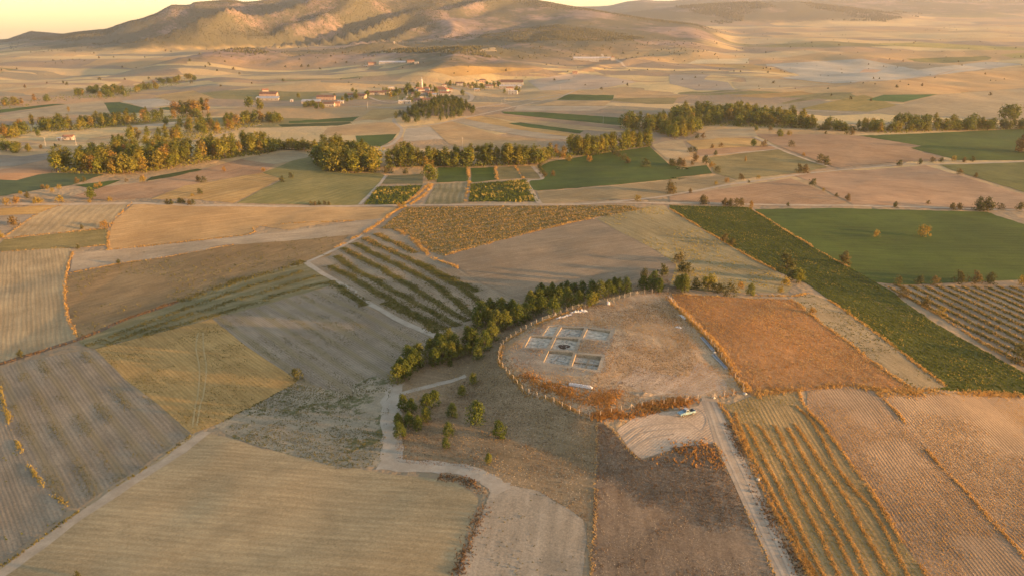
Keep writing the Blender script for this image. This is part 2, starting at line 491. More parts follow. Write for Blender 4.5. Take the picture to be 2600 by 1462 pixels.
def sheet(name, poly, off, mat):
    """One sheet of land inside a plan polygon, lying on the terrain's own triangles, off metres above them."""
    verts, faces, ids = [], [], {}
    gids = {}
    if poly is None:
        i0, i1, j0, j1 = 0, NI - 1, 0, NJ - 1
        full = np.ones((NJ - 1, NI - 1), bool)
        edge = np.zeros_like(full)
    else:
        poly = [(float(a), float(b)) for a, b in ccw(list(poly))]
        px, py = np.array([p[0] for p in poly]), np.array([p[1] for p in poly])
        py = np.clip(py, D[0] + 0.1, D[-1] - 1)
        px = np.clip(px, (T[0] + 1e-3) * py, (T[-1] - 1e-3) * py)
        poly = list(zip(px.tolist(), py.tolist()))
        tt = px / py
        j0, j1 = max(np.searchsorted(D, py.min()) - 1, 0), min(np.searchsorted(D, py.max()), NJ - 1)
        i0, i1 = max(np.searchsorted(T, tt.min()) - 1, 0), min(np.searchsorted(T, tt.max()), NI - 1)
        ins = poly_inside(GX[j0:j1 + 1, i0:i1 + 1], GY[j0:j1 + 1, i0:i1 + 1], poly)
        full = ins[:-1, :-1] & ins[1:, :-1] & ins[:-1, 1:] & ins[1:, 1:]
        edge = np.zeros_like(full)
        for k in range(len(poly)):
            a, b = poly[k], poly[(k + 1) % len(poly)]
            ja, jb = np.searchsorted(D, [a[1], b[1]])
            ia, ib = np.searchsorted(T, [a[0] / a[1], b[0] / b[1]])
            n = 6 * (abs(int(ja) - int(jb)) + abs(int(ia) - int(ib))) + 8
            s = np.linspace(0, 1, n)
            xs, ys = a[0] + (b[0] - a[0]) * s, a[1] + (b[1] - a[1]) * s
            jj = np.clip(np.searchsorted(D, ys) - 1 - j0, 0, full.shape[0] - 1)
            ii = np.clip(np.searchsorted(T, xs / ys) - 1 - i0, 0, full.shape[1] - 1)
            edge[jj, ii] = True
        part = (ins[:-1, :-1] | ins[1:, :-1] | ins[:-1, 1:] | ins[1:, 1:]) & ~full
        edge |= part
        full &= ~edge
    # cells over the trenches are cut
    cx0, cx1 = np.minimum(GX[:-1, :-1], GX[1:, :-1]), np.maximum(GX[:-1, 1:], GX[1:, 1:])
    hole = (cx1 > HB[0]) & (cx0 < HB[1]) & (GY[1:, 1:] > HB[2]) & (GY[:-1, :-1] < HB[3])
    hole = hole[j0:j1, i0:i1]
    cut = full & hole
    full = full & ~hole
    jj, ii = np.nonzero(full)
    jj, ii = jj + j0, ii + i0
    idmap = np.full(NI * NJ, -1, np.int64)
    corners = np.stack([jj * NI + ii, jj * NI + ii + 1, (jj + 1) * NI + ii + 1, (jj + 1) * NI + ii], 1)
    used = np.unique(corners) if len(corners) else np.zeros(0, np.int64)
    idmap[used] = np.arange(len(used))
    V = np.stack([GX.ravel()[used], GY.ravel()[used], GZ.ravel()[used] + off], 1) if len(used) else np.zeros((0, 3))
    tri = np.concatenate([corners[:, [0, 1, 2]], corners[:, [0, 2, 3]]]) if len(corners) else np.zeros((0, 3), np.int64)
    F = idmap[tri]
    extra_v, extra_f, key = [], [], {}
    base = len(used)
    gi = set(used.tolist())
    def vid(x, y, tri_pts):
        (xa, ya, za), (xb, yb, zb), (xc, yc, zc) = tri_pts
        k = (round(x, 3), round(y, 3))
        if k in key: return key[k]
        det = (yb - yc) * (xa - xc) + (xc - xb) * (ya - yc)
        l1 = ((yb - yc) * (x - xc) + (xc - xb) * (y - yc)) / det
        l2 = ((yc - ya) * (x - xc) + (xa - xc) * (y - yc)) / det
        z = l1 * za + l2 * zb + (1 - l1 - l2) * zc
        key[k] = base + len(extra_v)
        extra_v.append((x, y, z + off))
        return key[k]
    for m in used: pass
    if len(used):
        for n_, g in enumerate(used.tolist()):
            key[(round(float(GX.ravel()[g]), 3), round(float(GY.ravel()[g]), 3))] = n_
    todo = edge | cut
    for j in np.nonzero(todo.any(1))[0]:
        J = j + j0
        if poly is not None:
            bandp = half(half(poly, (0, D[J]), (1, D[J]), True), (0, D[J + 1]), (1, D[J + 1]), False)
        for i in np.nonzero(todo[j])[0]:
            I = i + i0
            g = [(float(GX[b, a]), float(GY[b, a]), float(GZ[b, a])) for a, b in ((I, J), (I + 1, J), (I + 1, J + 1), (I, J + 1))]
            if poly is not None and edge[j, i]:
                cellp = half(half(bandp, g[0], g[3], False), g[1], g[2], True) if len(bandp) >= 3 else []
                if len(cellp) < 3: continue
            else:
                cellp = None
            for tr in ((g[0], g[1], g[2]), (g[0], g[2], g[3])):
                if cellp is None: ps = [[(q[0], q[1]) for q in tr]]
                else:
                    q = cellp
                    if tr[1] is g[1]: q = half(q, g[0], g[2], False)
                    else: q = half(q, g[0], g[2], True)
                    if len(q) < 3: continue
                    ps = [q]
                if hole[j, i]: ps = in_holes(ps)
                for q in ps:
                    if area(q) < 1e-5: continue
                    f = []
                    for x, y in q:
                        w = vid(x, y, tr)
                        if w not in f: f.append(w)
                    if len(f) >= 3: extra_f.append(f)
    allf = F.tolist() + extra_f
    V = np.concatenate([V, np.array(extra_v).reshape(-1, 3)]) if extra_v else V
    me = mesh_np(name, V, allf, [mat], True)
    if poly is None:
        at = me.attributes.new('hill', 'FLOAT', 'POINT')
        hv = np.zeros(len(V), np.float32); hv[:len(used)] = GHILL.ravel()[used]
        at.data.foreach_set('value', hv)
    return me

rng = np.random.default_rng(11)
def rough_edge(pts, step=14.0, jit=0.9, closed=True):
    """Edges are never ruled lines: split them and let them wander a little (image-plan points)."""
    out = []
    n = len(pts)
    for k in range(n if closed else n - 1):
        a, b = np.array(pts[k]), np.array(pts[(k + 1) % n])
        L = np.hypot(*(b - a))
        m = max(1, int(L / step))
        s = max(0.25, min(1.0, (a[1] - 60) / 500.0))
        for q in range(m):
            p = a + (b - a) * q / m
            if q: p = p + rng.normal(0, jit * s, 2) * (1.0, 0.55)
            out.append((p[0], p[1]))
    if not closed: out.append(tuple(pts[-1]))
    return out

LEVELS = []            # (bbox in image, level, plan polygon)
def level_for(pts):
    xs, ys = [p[0] for p in pts], [p[1] for p in pts]
    bb = (min(xs) - 4, max(xs) + 4, min(ys) - 4, max(ys) + 4)
    lv = 1
    for b2, l2, _ in LEVELS:
        if bb[0] < b2[1] and b2[0] < bb[1] and bb[2] < b2[3] and b2[2] < bb[3]: lv = max(lv, l2 + 1)
    return bb, lv

def land(name, text, mat, label=None, step=14.0, jit=0.9):
    pts = rough_edge(P(text), step, jit)
    bb, lv = level_for(pts)
    plan = unproj(pts)
    LEVELS.append((bb, lv, plan))
    o = put(name, sheet(name, plan, 0.012 + 0.004 * lv, mat))
    tag(o, label, kind='structure')
    return o, plan

def spline(pts, n=6):
    pts = [np.array(p, float) for p in pts]
    out = []
    for k in range(len(pts) - 1):
        p0, p1, p2, p3 = pts[max(k - 1, 0)], pts[k], pts[k + 1], pts[min(k + 2, len(pts) - 1)]
        for q in range(n):
            t = q / n
            out.append(0.5 * (2 * p1 + (p2 - p0) * t + (2 * p0 - 5 * p1 + 4 * p2 - p3) * t * t + (3 * p1 - p0 - 3 * p2 + p3) * t ** 3))
    out.append(pts[-1])
    return np.array(out)

def way(name, text, width, mat, label=None, wob=0.12):
    """A track of the given width in metres along surveyed points."""
    img = P(text)
    c = spline(unproj(img), 5)
    d = np.gradient(c, axis=0)
    d /= np.maximum(np.hypot(d[:, 0], d[:, 1])[:, None], 1e-6)
    nrm = np.stack([-d[:, 1], d[:, 0]], 1)
    w = width / 2 * (1 + rng.normal(0, wob, (len(c), 2)))
    plan = np.concatenate([c + nrm * w[:, :1], (c - nrm * w[:, 1:])[::-1]])
    bb, lv = level_for(img)
    LEVELS.append((bb, lv, plan))
    o = put(name, sheet(name, plan, 0.012 + 0.004 * lv, mat))
    tag(o, label, kind='structure')
    return o, c

def top(x, y):
    """Height of the uppermost land sheet at one plan point."""
    lv = 0
    for bb, l, plan in LEVELS:
        if l > lv and plan[:, 0].min() <= x <= plan[:, 0].max() and plan[:, 1].min() <= y <= plan[:, 1].max() and poly_inside(np.array([x]), np.array([y]), plan)[0]: lv = l
    return float(height(x, y)) + (0.012 + 0.004 * lv if lv else 0.0)

def row_angle(text):
    a, b = unproj(P(text))
    return math.atan2(b[1] - a[1], b[0] - a[0])

# ------------------------------------------------------------------ ground
def ground_mat():
    t = NT('dry_open_land')
    p = t.pos()
    # a patchwork of far fields: cells stretched along the plain
    vec = t.mapping(p, 0.16, (1 / 210.0, 1 / 85.0, 0.0))
    warp = t.n.new('ShaderNodeVectorMath'); warp.operation = 'MULTIPLY_ADD'
    nz = t.n.new('ShaderNodeTexNoise'); nz.inputs['Scale'].default_value = 0.004; t.l.new(p, nz.inputs['Vector'])
    t.l.new(nz.outputs[1], warp.inputs[0]); warp.inputs[1].default_value = (2.2, 2.2, 0); t.l.new(vec, warp.inputs[2])
    vo = t.n.new('ShaderNodeTexVoronoi'); vo.feature = 'F1'; vo.distance = 'CHEBYCHEV'; vo.inputs['Scale'].default_value = 1.0
    t.l.new(warp.outputs[0], vo.inputs['Vector'])
    sepc = t.n.new('ShaderNodeSeparateColor'); t.l.new(vo.outputs['Color'], sepc.inputs[0])
    rp = t.n.new('ShaderNodeValToRGB'); rp.color_ramp.interpolation = 'CONSTANT'
    cols = [(0.0, (0.40, 0.265, 0.115)), (0.14, (0.52, 0.37, 0.16)), (0.28, (0.27, 0.20, 0.12)), (0.40, (0.58, 0.42, 0.18)), (0.50, (0.38, 0.25, 0.125)),
            (0.60, (0.25, 0.21, 0.125)), (0.70, (0.50, 0.36, 0.17)), (0.82, (0.20, 0.175, 0.06)), (0.89, (0.46, 0.31, 0.135))]
    el = rp.color_ramp.elements
    el[0].position, el[0].color = 0.0, (*cols[0][1], 1)
    el[1].position, el[1].color = cols[1][0], (*cols[1][1], 1)
    for q, c in cols[2:]:
        e = el.new(q); e.color = (*c, 1)
    vec2 = t.mapping(p, -0.12, (1 / 480.0, 1 / 290.0, 0.0))
    vo2 = t.n.new('ShaderNodeTexVoronoi'); vo2.feature = 'F1'; vo2.distance = 'CHEBYCHEV'; vo2.inputs['Scale'].default_value = 1.0; vo2.inputs['Randomness'].default_value = 0.9
    t.l.new(vec2, vo2.inputs['Vector'])
    sep2 = t.n.new('ShaderNodeSeparateColor'); t.l.new(vo2.outputs['Color'], sep2.inputs[0])
    sepf = t.n.new('ShaderNodeSeparateXYZ'); t.l.new(p, sepf.inputs[0])
    farw = t.ramp(sepf.outputs[1], 1500.0, 1900.0)
    t.l.new(t.math('ADD', t.math('MULTIPLY', sepc.outputs[0], t.math('SUBTRACT', 1.0, farw)), t.math('MULTIPLY', sep2.outputs[0], farw)), rp.inputs[0])
    n1 = t.noise(p, 1 / 60.0, 5, 0.65)
    n3 = t.noise(p, 0.5, 3, 0.7)
    col = t.mix(t.math('MULTIPLY', t.ramp(n1, 0.35, 0.75), 0.2), rp.outputs[0], (0.47, 0.32, 0.15))
    col = t.mix(t.math('MULTIPLY', t.ramp(n3, 0.4, 0.8), 0.25), col, (0.24, 0.18, 0.09))
    sepy = t.n.new('ShaderNodeSeparateXYZ'); t.l.new(p, sepy.inputs[0])
    col = t.mix(t.ramp(sepy.outputs[1], 650.0, 420.0), col, t.mix(t.ramp(n1, 0.35, 0.7), (0.27, 0.20, 0.115), (0.35, 0.265, 0.155)))
    # bare pinkish rock and scrub on the steep ground of the hills
    sep = t.n.new('ShaderNodeSeparateXYZ'); t.l.new(p, sep.inputs[0])
    ha = t.n.new('ShaderNodeAttribute'); ha.attribute_name = 'hill'
    hill = t.ramp(t.math('MULTIPLY_ADD', n1, 34.0, ha.outputs['Fac']), 22.0, 52.0)
    n6 = t.noise(p, 1 / 420.0, 5, 0.62)
    n7 = t.noise(p, 1 / 24.0, 4, 0.7)
    n8 = t.noise(t.mapping(p, 0.5, (1, 3, 1)), 1 / 90.0, 5, 0.7)
    rock = t.mix(t.ramp(n8, 0.35, 0.7), (0.23, 0.165, 0.12), (0.35, 0.245, 0.18))
    rock = t.mix(t.math('MULTIPLY', t.ramp(n7, 0.5, 0.62), 0.5), rock, (0.19, 0.15, 0.075))
    scr = t.ramp(t.math('MULTIPLY_ADD', n7, 0.28, n6), 0.50, 0.64)
    col = t.mix(hill, col, t.mix(t.math('MULTIPLY', scr, 0.92), rock, (0.105, 0.098, 0.048)))
    t.color(col)
    t.bump(t.math('MULTIPLY_ADD', n7, 6.0, n3), 0.5, 0.9)
    return t.m
gmat = ground_mat()
tag(put('ground', sheet('ground', None, 0.0, gmat)), 'dry rolling steppe and hills beneath the fields', kind='structure')

# ------------------------------------------------------------------ fields
GREY = ((0.255, 0.205, 0.135), (0.33, 0.265, 0.175))
BROWN = ((0.31, 0.19, 0.095), (0.39, 0.25, 0.13))
TAN = ((0.40, 0.255, 0.105), (0.48, 0.315, 0.135))
STRAW = ((0.34, 0.255, 0.13), (0.435, 0.33, 0.175))
GOLD = ((0.40, 0.245, 0.075), (0.48, 0.31, 0.11))
PALE = ((0.41, 0.325, 0.205), (0.49, 0.39, 0.25))
GREEN = ((0.046, 0.072, 0.008), (0.080, 0.112, 0.014))
DGREEN = ((0.038, 0.052, 0.008), (0.062, 0.076, 0.013))
OLIVE = ((0.17, 0.145, 0.05), (0.26, 0.205, 0.08))
WEED = ((0.30, 0.165, 0.065), (0.40, 0.225, 0.095))
WEEDD = ((0.175, 0.125, 0.078), (0.26, 0.195, 0.125))
DRYGR = (0.50, 0.32, 0.11)
nfield = [0]
PLAN = {}
def field(name, pal, text, rows=None, label=None, key=None, **kw):
    nfield[0] += 1
    ang = row_angle(rows) if rows else 0.1
    m = field_mat(f'{name}_{nfield[0]}', pal[0], pal[1], ang=ang, **kw)
    o, plan = land(name, text, m, label)
    if key: PLAN[key] = (plan, ang)
    return o

# near fields, left
field('stubble_field', STRAW, 'g1 1395,412 1480,395 1700,440 1900,510 2100,550 2576,650 g2 350,690 760,730 880,760 990,820 1045,880 1020,960 950,1150 870,1437 800,1750 g1 -300,1750 -300,1580 0,1372 700,880 1150,590',
      'g1 700,1000 2500,1150', 'large pale stubble field at the lower left', key='N1', row=1.7, rowk=0.30, rowc=(0.24, 0.18, 0.09), big=55, bump=0.05, speck=(0.17, 0.145, 0.06), speck_amt=0.12)
field('ploughed_field', GREY, 'e1 -60,1255 0,1245 200,1190 640,1105 690,1125 850,1270 1010,1440 g1 1100,150 1385,400 1000,660 560,945 500,940 430,890 300,760 150,520 60,300 10,110 0,60 -60,-60',
      'g1 490,130 850,640', 'grey ploughed field with fading weed lines at the left edge', key='N2', row=1.15, rowk=0.28, band=6.5, bandc=(0.235, 0.18, 0.085), bump=0.08)
field('ploughed_field', GREY, 'g1 -60,-60 0,60 10,110 60,300 150,520 300,760 500,940 450,1010 0,1330 -250,1500 -250,0', 'g1 0,500 120,800', 'narrow grey field in the lower left corner with green tufts',
      key='N3', row=0.9, rowk=0.25, speck=(0.11, 0.11, 0.04), speck_amt=0.28, bump=0.07)
field('weedy_field', GOLD, 'e1 690,1105 1080,1005 1540,885 1800,1090 2100,1290 2165,1330 g1 2150,30 1900,170 1560,340 1395,405 1100,150 900,0 e1 850,1260', 'e1 1600,960 2100,1290',
      'yellow weedy field pointed like a kite', key='N4', row=1.2, rowk=0.3, speck=(0.155, 0.15, 0.05), speck_amt=0.34, speck_scale=0.35, bump=0.06)
field('ploughed_field', GREY, 'e1 1560,885 2000,760 2380,655 e2 60,690 200,790 400,880 740,1030 640,1130 430,1220 420,1350 300,1437 g2 180,90 120,60 g1 2576,160 2400,100 2150,45 e1 2165,1330 1800,1090',
      'e1 1750,900 2500,1430', 'fan of grey ploughland with weed bands left of the pines', key='N5', row=0.9, rowk=0.3, band=7, bandc=(0.235, 0.185, 0.08), bump=0.08, speck=(0.15, 0.14, 0.06), speck_amt=0.15)
field('fallow_field', ((0.28, 0.235, 0.15), (0.37, 0.31, 0.20)), 'g1 2150,30 2400,85 2576,130 g2 120,50 300,-20 430,40 400,150 380,300 340,640 0,660 g1 2450,645 2050,540 1700,440 1560,345 1900,170', 'g1 1700,400 2400,600',
      'fallow triangle grown over with green weeds', key='N6', speck=(0.10, 0.105, 0.035), speck_amt=0.78, speck_scale=0.3, bump=0.1)
field('mound_slope', ((0.225, 0.165, 0.085), (0.30, 0.22, 0.125)), 'e2 1370,745 1000,900 880,1020 640,1140 430,1230 420,1360 g2 430,60 450,620 900,640 1150,740 1500,830 1700,950 1830,1050 1850,1437 1840,1750 1890,1750 1870,1300 1880,900 1905,500 1905,320 '
      'e2 2600,1250 2600,760 2460,640 2420,600 2100,640 1700,720', 'g2 900,500 1700,700', 'brown grassy slope of the mound with scattered pines', key='N7', speck=(0.13, 0.085, 0.04), speck_amt=0.4, speck_scale=0.7, bump=0.12)
field('ploughed_field', ((0.285, 0.24, 0.165), (0.36, 0.30, 0.21)), 'g2 1150,780 1300,780 1480,820 1700,950 1800,1020 1830,1150 1800,1437 1780,1750 790,1750 870,1437 1000,1150 1100,900', 'g2 1300,850 1150,1437',
      'small pale grey harrowed field at the bottom edge', key='N0', speck=(0.17, 0.15, 0.07), speck_amt=0.2, bump=0.06)
field('fallow_field', WEEDD, 'g2 1905,560 1900,700 1880,900 1870,1300 1850,1750 g3 900,1750 760,1437 605,1095 505,855 402,640 325,470 0,505 g2 2450,530 2230,590 2100,480 2030,390 1950,330 1910,330', 'g2 1960,700 1990,1400',
      'dark brown weedy field left of the dirt road', key='N9', rowk=0.2, rowc=(0.32, 0.26, 0.18), speck=(0.10, 0.062, 0.035), speck_amt=0.5, bump=0.12)
field('mound_top', ((0.38, 0.27, 0.15), (0.54, 0.385, 0.225)), 'e2 1220,1075 1260,1050 1330,1000 1400,960 1480,915 1600,870 1700,830 1850,790 1990,770 2150,720 2290,700 2420,690 e3 0,720 60,820 150,900 250,1010 330,1110 420,1230 480,1330 560,1420 g3 480,100 320,140 210,150 120,170 0,190 '
      'g2 2400,190 2200,210 2000,260 1900,280 1840,290 1730,250 1600,190 1500,150 1380,90 1310,10 e2 1300,1330 1240,1260 1195,1200 1200,1120', 'e3 0,900 200,1150', 'dry grassy top of the mound inside the fence', key='N8', speck=(0.40, 0.25, 0.09), speck_amt=0.5, speck_scale=0.6, bump=0.12)
field('bare_earth', ((0.30, 0.245, 0.165), (0.39, 0.315, 0.215)), 'e2 1260,1110 1400,1000 1500,930 1800,920 2040,950 2020,1060 1960,1150 1980,1270 1800,1300 1500,1290 1320,1230', 'e2 1300,1200 1900,1280', 'trodden grey earth around the trenches', key='dig', bump=0.08)
field('bare_earth', ((0.42, 0.325, 0.22), (0.53, 0.415, 0.285)), 'e2 2080,1330 2200,1230 2400,1290 2576,1300 e3 200,1200 330,1270 420,1360 400,1437 g3 330,80 210,130 0,110 g2 2300,130 2150,60 2050,30', 'e3 0,1437 300,1250', 'pale scraped earth inside the gate', key='scrape', bump=0.15, row=0.7, rowk=0.18)
field('car_park', ((0.42, 0.32, 0.21), (0.52, 0.40, 0.275)), 'g2 2050,380 2150,300 2350,250 2576,225 g3 0,222 210,200 240,140 320,150 380,240 330,470 0,505 g2 2450,520 2230,585 2130,500', 'g2 2100,480 2300,330', 'bare earth turning place where the pickup stands', key='N10', row=0.7, rowk=0.2, bump=0.06)
# near fields, right
field('striped_field', ((0.25, 0.185, 0.085), (0.34, 0.24, 0.11)), 'g3 380,180 440,190 600,130 800,90 940,100 1000,230 1140,380 1300,600 1450,800 1600,1050 1720,1230 1870,1437 2080,1750 1150,1750 1010,1437 830,1050 700,800 560,520 450,260', 'g3 760,340 1160,1060',
      'field of golden mown swaths right of the dirt road', key='N12', row=1.1, rowk=0.25, rowc=(0.20, 0.18, 0.07), bump=0.1)
field('stubble_field', ((0.285, 0.205, 0.125), (0.365, 0.255, 0.15)), 'g3 1000,90 1300,60 1510,100 1700,310 1900,560 2130,800 2400,1100 2640,1360 2900,1750 2080,1750 1870,1437 1720,1230 1600,1050 1450,800 1300,600 1140,380 1000,230', 'g3 1500,480 2200,1400',
      'brown drilled field between two golden grass strips', key='N13', row=0.85, rowk=0.45, bump=0.12)
field('stubble_field', ((0.30, 0.215, 0.13), (0.38, 0.27, 0.155)), 'g3 1530,100 1850,110 2576,150 3000,160 3300,1750 2900,1750 2640,1360 2400,1100 2130,800 1900,560 1700,310', 'g3 1900,420 2500,1100',
      'brown drilled field in the lower right corner', key='N14', row=0.85, rowk=0.45, bump=0.12)
field('fallow_field', WEED, 'e3 20,712 300,720 600,740 890,745 1040,870 1250,1020 1500,1210 1750,1400 1830,1437 g3 1850,100 1500,95 1300,60 1000,90 600,130 560,100 500,20 e3 520,1400 400,1220 250,1010 120,860 40,760', 'e3 200,800 900,1350',
      'reddish brown weedy field beyond the mound fence', key='N15', speck=(0.17, 0.085, 0.03), speck_amt=0.45, bump=0.14)
field('fallow_field', ((0.24, 0.19, 0.10), (0.31, 0.25, 0.145)), 'e3 890,745 1000,700 1150,750 1350,880 1580,1050 1800,1220 2010,1380 1930,1440 1830,1437 1750,1400 1500,1210 1250,1020 1040,870', 'e3 1000,780 1800,1350',
      'narrow grey green fallow strip', key='N16', speck=(0.14, 0.13, 0.045), speck_amt=0.4, bump=0.1)
field('crop_field', ((0.055, 0.068, 0.012), (0.095, 0.105, 0.022)), 'e3 0,62 590,78 610,100 900,280 1150,430 1300,510 1480,610 1640,700 1700,760 1950,930 2200,1070 2576,1275 2900,1450 g3 2900,150 2576,130 1900,80 e3 2010,1380 1800,1220 1580,1050 1350,880 1150,740 1000,630 780,540 600,450 400,330 170,190 0,85', 'e3 400,330 1500,1000',
      'long dark green crop strip flecked with yellow', key='N17', row=3.0, rowk=0.3, speck=(0.21, 0.155, 0.07), speck_amt=0.42, speck_scale=0.3, bump=0.12)
field('alfalfa_field', GREEN, 'e3 620,92 1200,82 2300,110 2576,200 2850,270 2850,650 2576,600 2400,610 1700,640 1500,620 1300,510 1150,430 900,280 650,130', 'e3 900,300 2400,330', 'large even dark green field at the right', key='N18', big=60, row=5.0, rowk=0.3, rowc=(0.075, 0.09, 0.022), bump=0.07, speck=(0.17, 0.15, 0.05), speck_amt=0.05)
field('vineyard_ground', ((0.26, 0.195, 0.115), (0.33, 0.25, 0.15)), 'e3 1560,640 1800,650 2576,655 2950,660 2950,1330 2576,1220 2300,1080 1900,830 1740,740 1640,690', 'e3 1830,720 2576,1090', 'striped vineyard at the right edge', key='N19', bump=0.08)
field('ploughed_field', ((0.245, 0.185, 0.11), (0.30, 0.23, 0.14)), 'e2 780,440 1200,310 1600,220 1870,160 1950,190 2100,270 2300,370 2480,490 2540,540 2420,600 1700,720 1370,760 1200,690 1000,590 880,500', 'e2 1000,640 2000,470',
      'large grey tan ploughed field behind the pine row', key='N20', row=1.6, rowk=0.35, bump=0.1, speck=(0.16, 0.14, 0.06), speck_amt=0.08)
field('crop_field', ((0.215, 0.155, 0.06), (0.29, 0.205, 0.085)), 'e2 530,75 1450,70 2100,62 2250,90 1870,155 1500,240 1150,330 790,430 700,400 600,320 470,240 330,230', 'e2 600,300 1700,130',
      'olive brown row crop field below the straight road', key='N21', row=9.0, rowk=0.5, rowc=(0.32, 0.225, 0.10), bump=0.12, speck=(0.10, 0.09, 0.03), speck_amt=0.35)
field('fallow_field', ((0.25, 0.20, 0.09), (0.33, 0.265, 0.13)), 'e2 1900,160 2200,90 2300,62 2390,65 e3 0,95 170,195 400,335 780,545 900,640 850,700 300,690 0,650 e2 2480,490 2300,370 2100,270', 'e3 0,300 700,600',
      'yellowish fallow wedge behind the mound', key='N22', speck=(0.20, 0.16, 0.055), speck_amt=0.5, bump=0.12)
field('strip_crop_field', ((0.255, 0.20, 0.12), (0.34, 0.265, 0.165)), 'e1 2220,475 2576,312 e2 100,320 200,280 300,250 440,240 560,300 640,390 720,450 880,520 1100,650 1370,770 1200,850 1000,920 880,990 740,1020 400,870 200,760 0,640 e1 2450,600', 'e2 100,370 1000,860',
      'field of dark crop rows on pale earth', key='N23', row=1.2, rowk=0.3, bump=0.08)
field('crop_field', ((0.20, 0.17, 0.075), (0.27, 0.225, 0.11)), 'e1 570,1050 900,900 1290,760 1700,620 2220,480 2450,610 2380,650 1900,790 1540,885 1080,1005 690,1105 600,1080', 'e1 1290,800 2200,560',
      'long narrow olive wedge of crop rows', key='N24', row=6.0, rowk=0.5, rowc=(0.13, 0.12, 0.04), bump=0.1)
field('fallow_field', ((0.235, 0.155, 0.065), (0.31, 0.205, 0.09)), 'e1 510,560 900,480 1200,440 1700,350 2100,320 2576,270 e2 120,255 60,320 0,370 e1 2400,430 2200,470 1700,620 1290,760 900,900 570,1040 520,920 480,760 470,620', 'e1 600,900 2200,420',
      'broad brown weedy field at the middle left', key='N25', speck=(0.19, 0.14, 0.05), speck_amt=0.35, bump=0.1)
field('stubble_field', STRAW, 'e1 -120,415 0,405 350,375 520,360 500,450 480,560 465,700 490,860 570,1030 300,1120 0,1215 -120,1255', 'e1 350,450 400,950', 'curved straw coloured field at the left edge', key='N26', row=1.6, rowk=0.25, big=30, bump=0.06)
field('fallow_field', ((0.33, 0.255, 0.155), (0.42, 0.33, 0.21)), 'e1 530,400 780,390 1100,360 1800,280 2100,250 2576,180 e2 100,170 300,160 370,158 220,250 e1 2576,275 2100,320 1700,350 1200,440 900,480 510,545', 'e1 600,470 2000,300',
      'pale grey strip of rutted fallow', key='N27', speck=(0.19, 0.155, 0.075), speck_amt=0.35, bump=0.1)
field('ploughed_field', TAN, 'e1 970,55 1500,60 2576,75 e2 450,78 430,120 370,160 0,180 e1 2100,240 1890,215 1800,275 1100,355 780,385 800,250 830,170', 'e1 900,300 2300,110', 'orange tan ploughed field under the straight road', key='N28', bump=0.08, row=3.0, rowk=0.15)
field('stubble_field', STRAW, 'e1 460,60 950,45 830,160 780,225 20,300 150,190 300,110', 'e1 400,100 200,280', 'bright stubble field left of the tan ploughland', row=4.0, rowk=0.3, bump=0.06)
field('stubble_field', GOLD, 'e1 -60,92 440,55 270,125 0,135 -60,140', None, 'thin golden field at the left edge', bump=0.06)
field('ploughed_field', GREY, 'e1 -60,142 0,140 250,130 130,210 0,290 -60,300', None, 'small grey field at the left edge', bump=0.06)
field('fallow_field', OLIVE, 'e1 30,310 780,230 780,350 560,370 0,400 -60,405', 'e1 100,350 700,290', 'green brown scrubby strip at the left', key='N31', speck=(0.32, 0.22, 0.09), speck_amt=0.5, bump=0.12)
# the belt of gardens along the stream
field('meadow', ((0.19, 0.175, 0.05), (0.27, 0.22, 0.075)), 'd1 1720,820 1900,720 2050,650 1910,600 2150,500 2260,480 2290,530 2400,590 2576,605 d2 330,600 380,630 300,710 180,830 0,835 d1 2250,830', 'd1 1900,800 2500,650', 'yellow green meadow by the stream trees', key='M1', row=5, rowk=0.3, rowc=(0.11, 0.125, 0.035), bump=0.08)
field('stubble_field', STRAW, 'd1 1740,500 1900,470 2150,440 2270,480 2000,540', None, 'small pale field against the trees', bump=0.06)
field('ploughed_field', BROWN, 'd1 500,780 750,700 1130,660 1500,570 1750,500 2000,540 1900,600 1500,660 1100,780 800,800', 'd1 700,760 1700,540', 'brown slope below the left tree belt', bump=0.08, row=3, rowk=0.2, speck=(0.30, 0.18, 0.07), speck_amt=0.3)
field('stubble_field', GOLD, 'd1 1100,790 1350,690 1500,670 1900,600 2050,640 1700,820 1380,790', 'd1 1200,780 1900,640', 'golden stubble patch with dark furrows', row=6, rowk=0.35, bump=0.08)
field('garden_plot', DGREEN, 'd2 215,830 310,700 640,690 600,740 500,830', None, 'dark green plot left of the golden hedge', key='M5', speck=(0.34, 0.26, 0.08), speck_amt=0.3, bump=0.1)
field('garden_plot', ((0.10, 0.11, 0.035), (0.2, 0.17, 0.08)), 'd2 340,680 390,620 640,610 640,680', None, 'small faded green plot', bump=0.08)
field('garden_plot', ((0.17, 0.155, 0.06), (0.27, 0.22, 0.12)), 'd2 650,830 740,680 970,670 940,820', 'd2 850,680 800,820', 'thin mixed garden plot with bare rows', row=4, rowk=0.4, bump=0.08, speck=(0.38, 0.25, 0.08), speck_amt=0.3)
field('garden_plot', DGREEN, 'd2 970,810 990,680 1390,650 1480,810', 'd2 1050,690 1060,800', 'dark green plot with a golden patch', key='M8', row=5, rowk=0.3, speck=(0.38, 0.27, 0.07), speck_amt=0.36, speck_scale=0.2, bump=0.1)
field('garden_plot', GREEN, 'd2 750,560 970,560 970,660 740,670', None, 'green plot under the poplar row', speck=(0.35, 0.25, 0.07), speck_amt=0.25, bump=0.1)
field('garden_plot', GREEN, 'd2 990,565 1160,560 1180,650 990,670', None, 'square green plot under the poplar row', bump=0.1)
field('garden_plot', OLIVE, 'd2 1190,560 1310,555 1360,640 1180,650', None, 'olive green plot beside the footpath', speck=(0.35, 0.22, 0.07), speck_amt=0.3, bump=0.1)
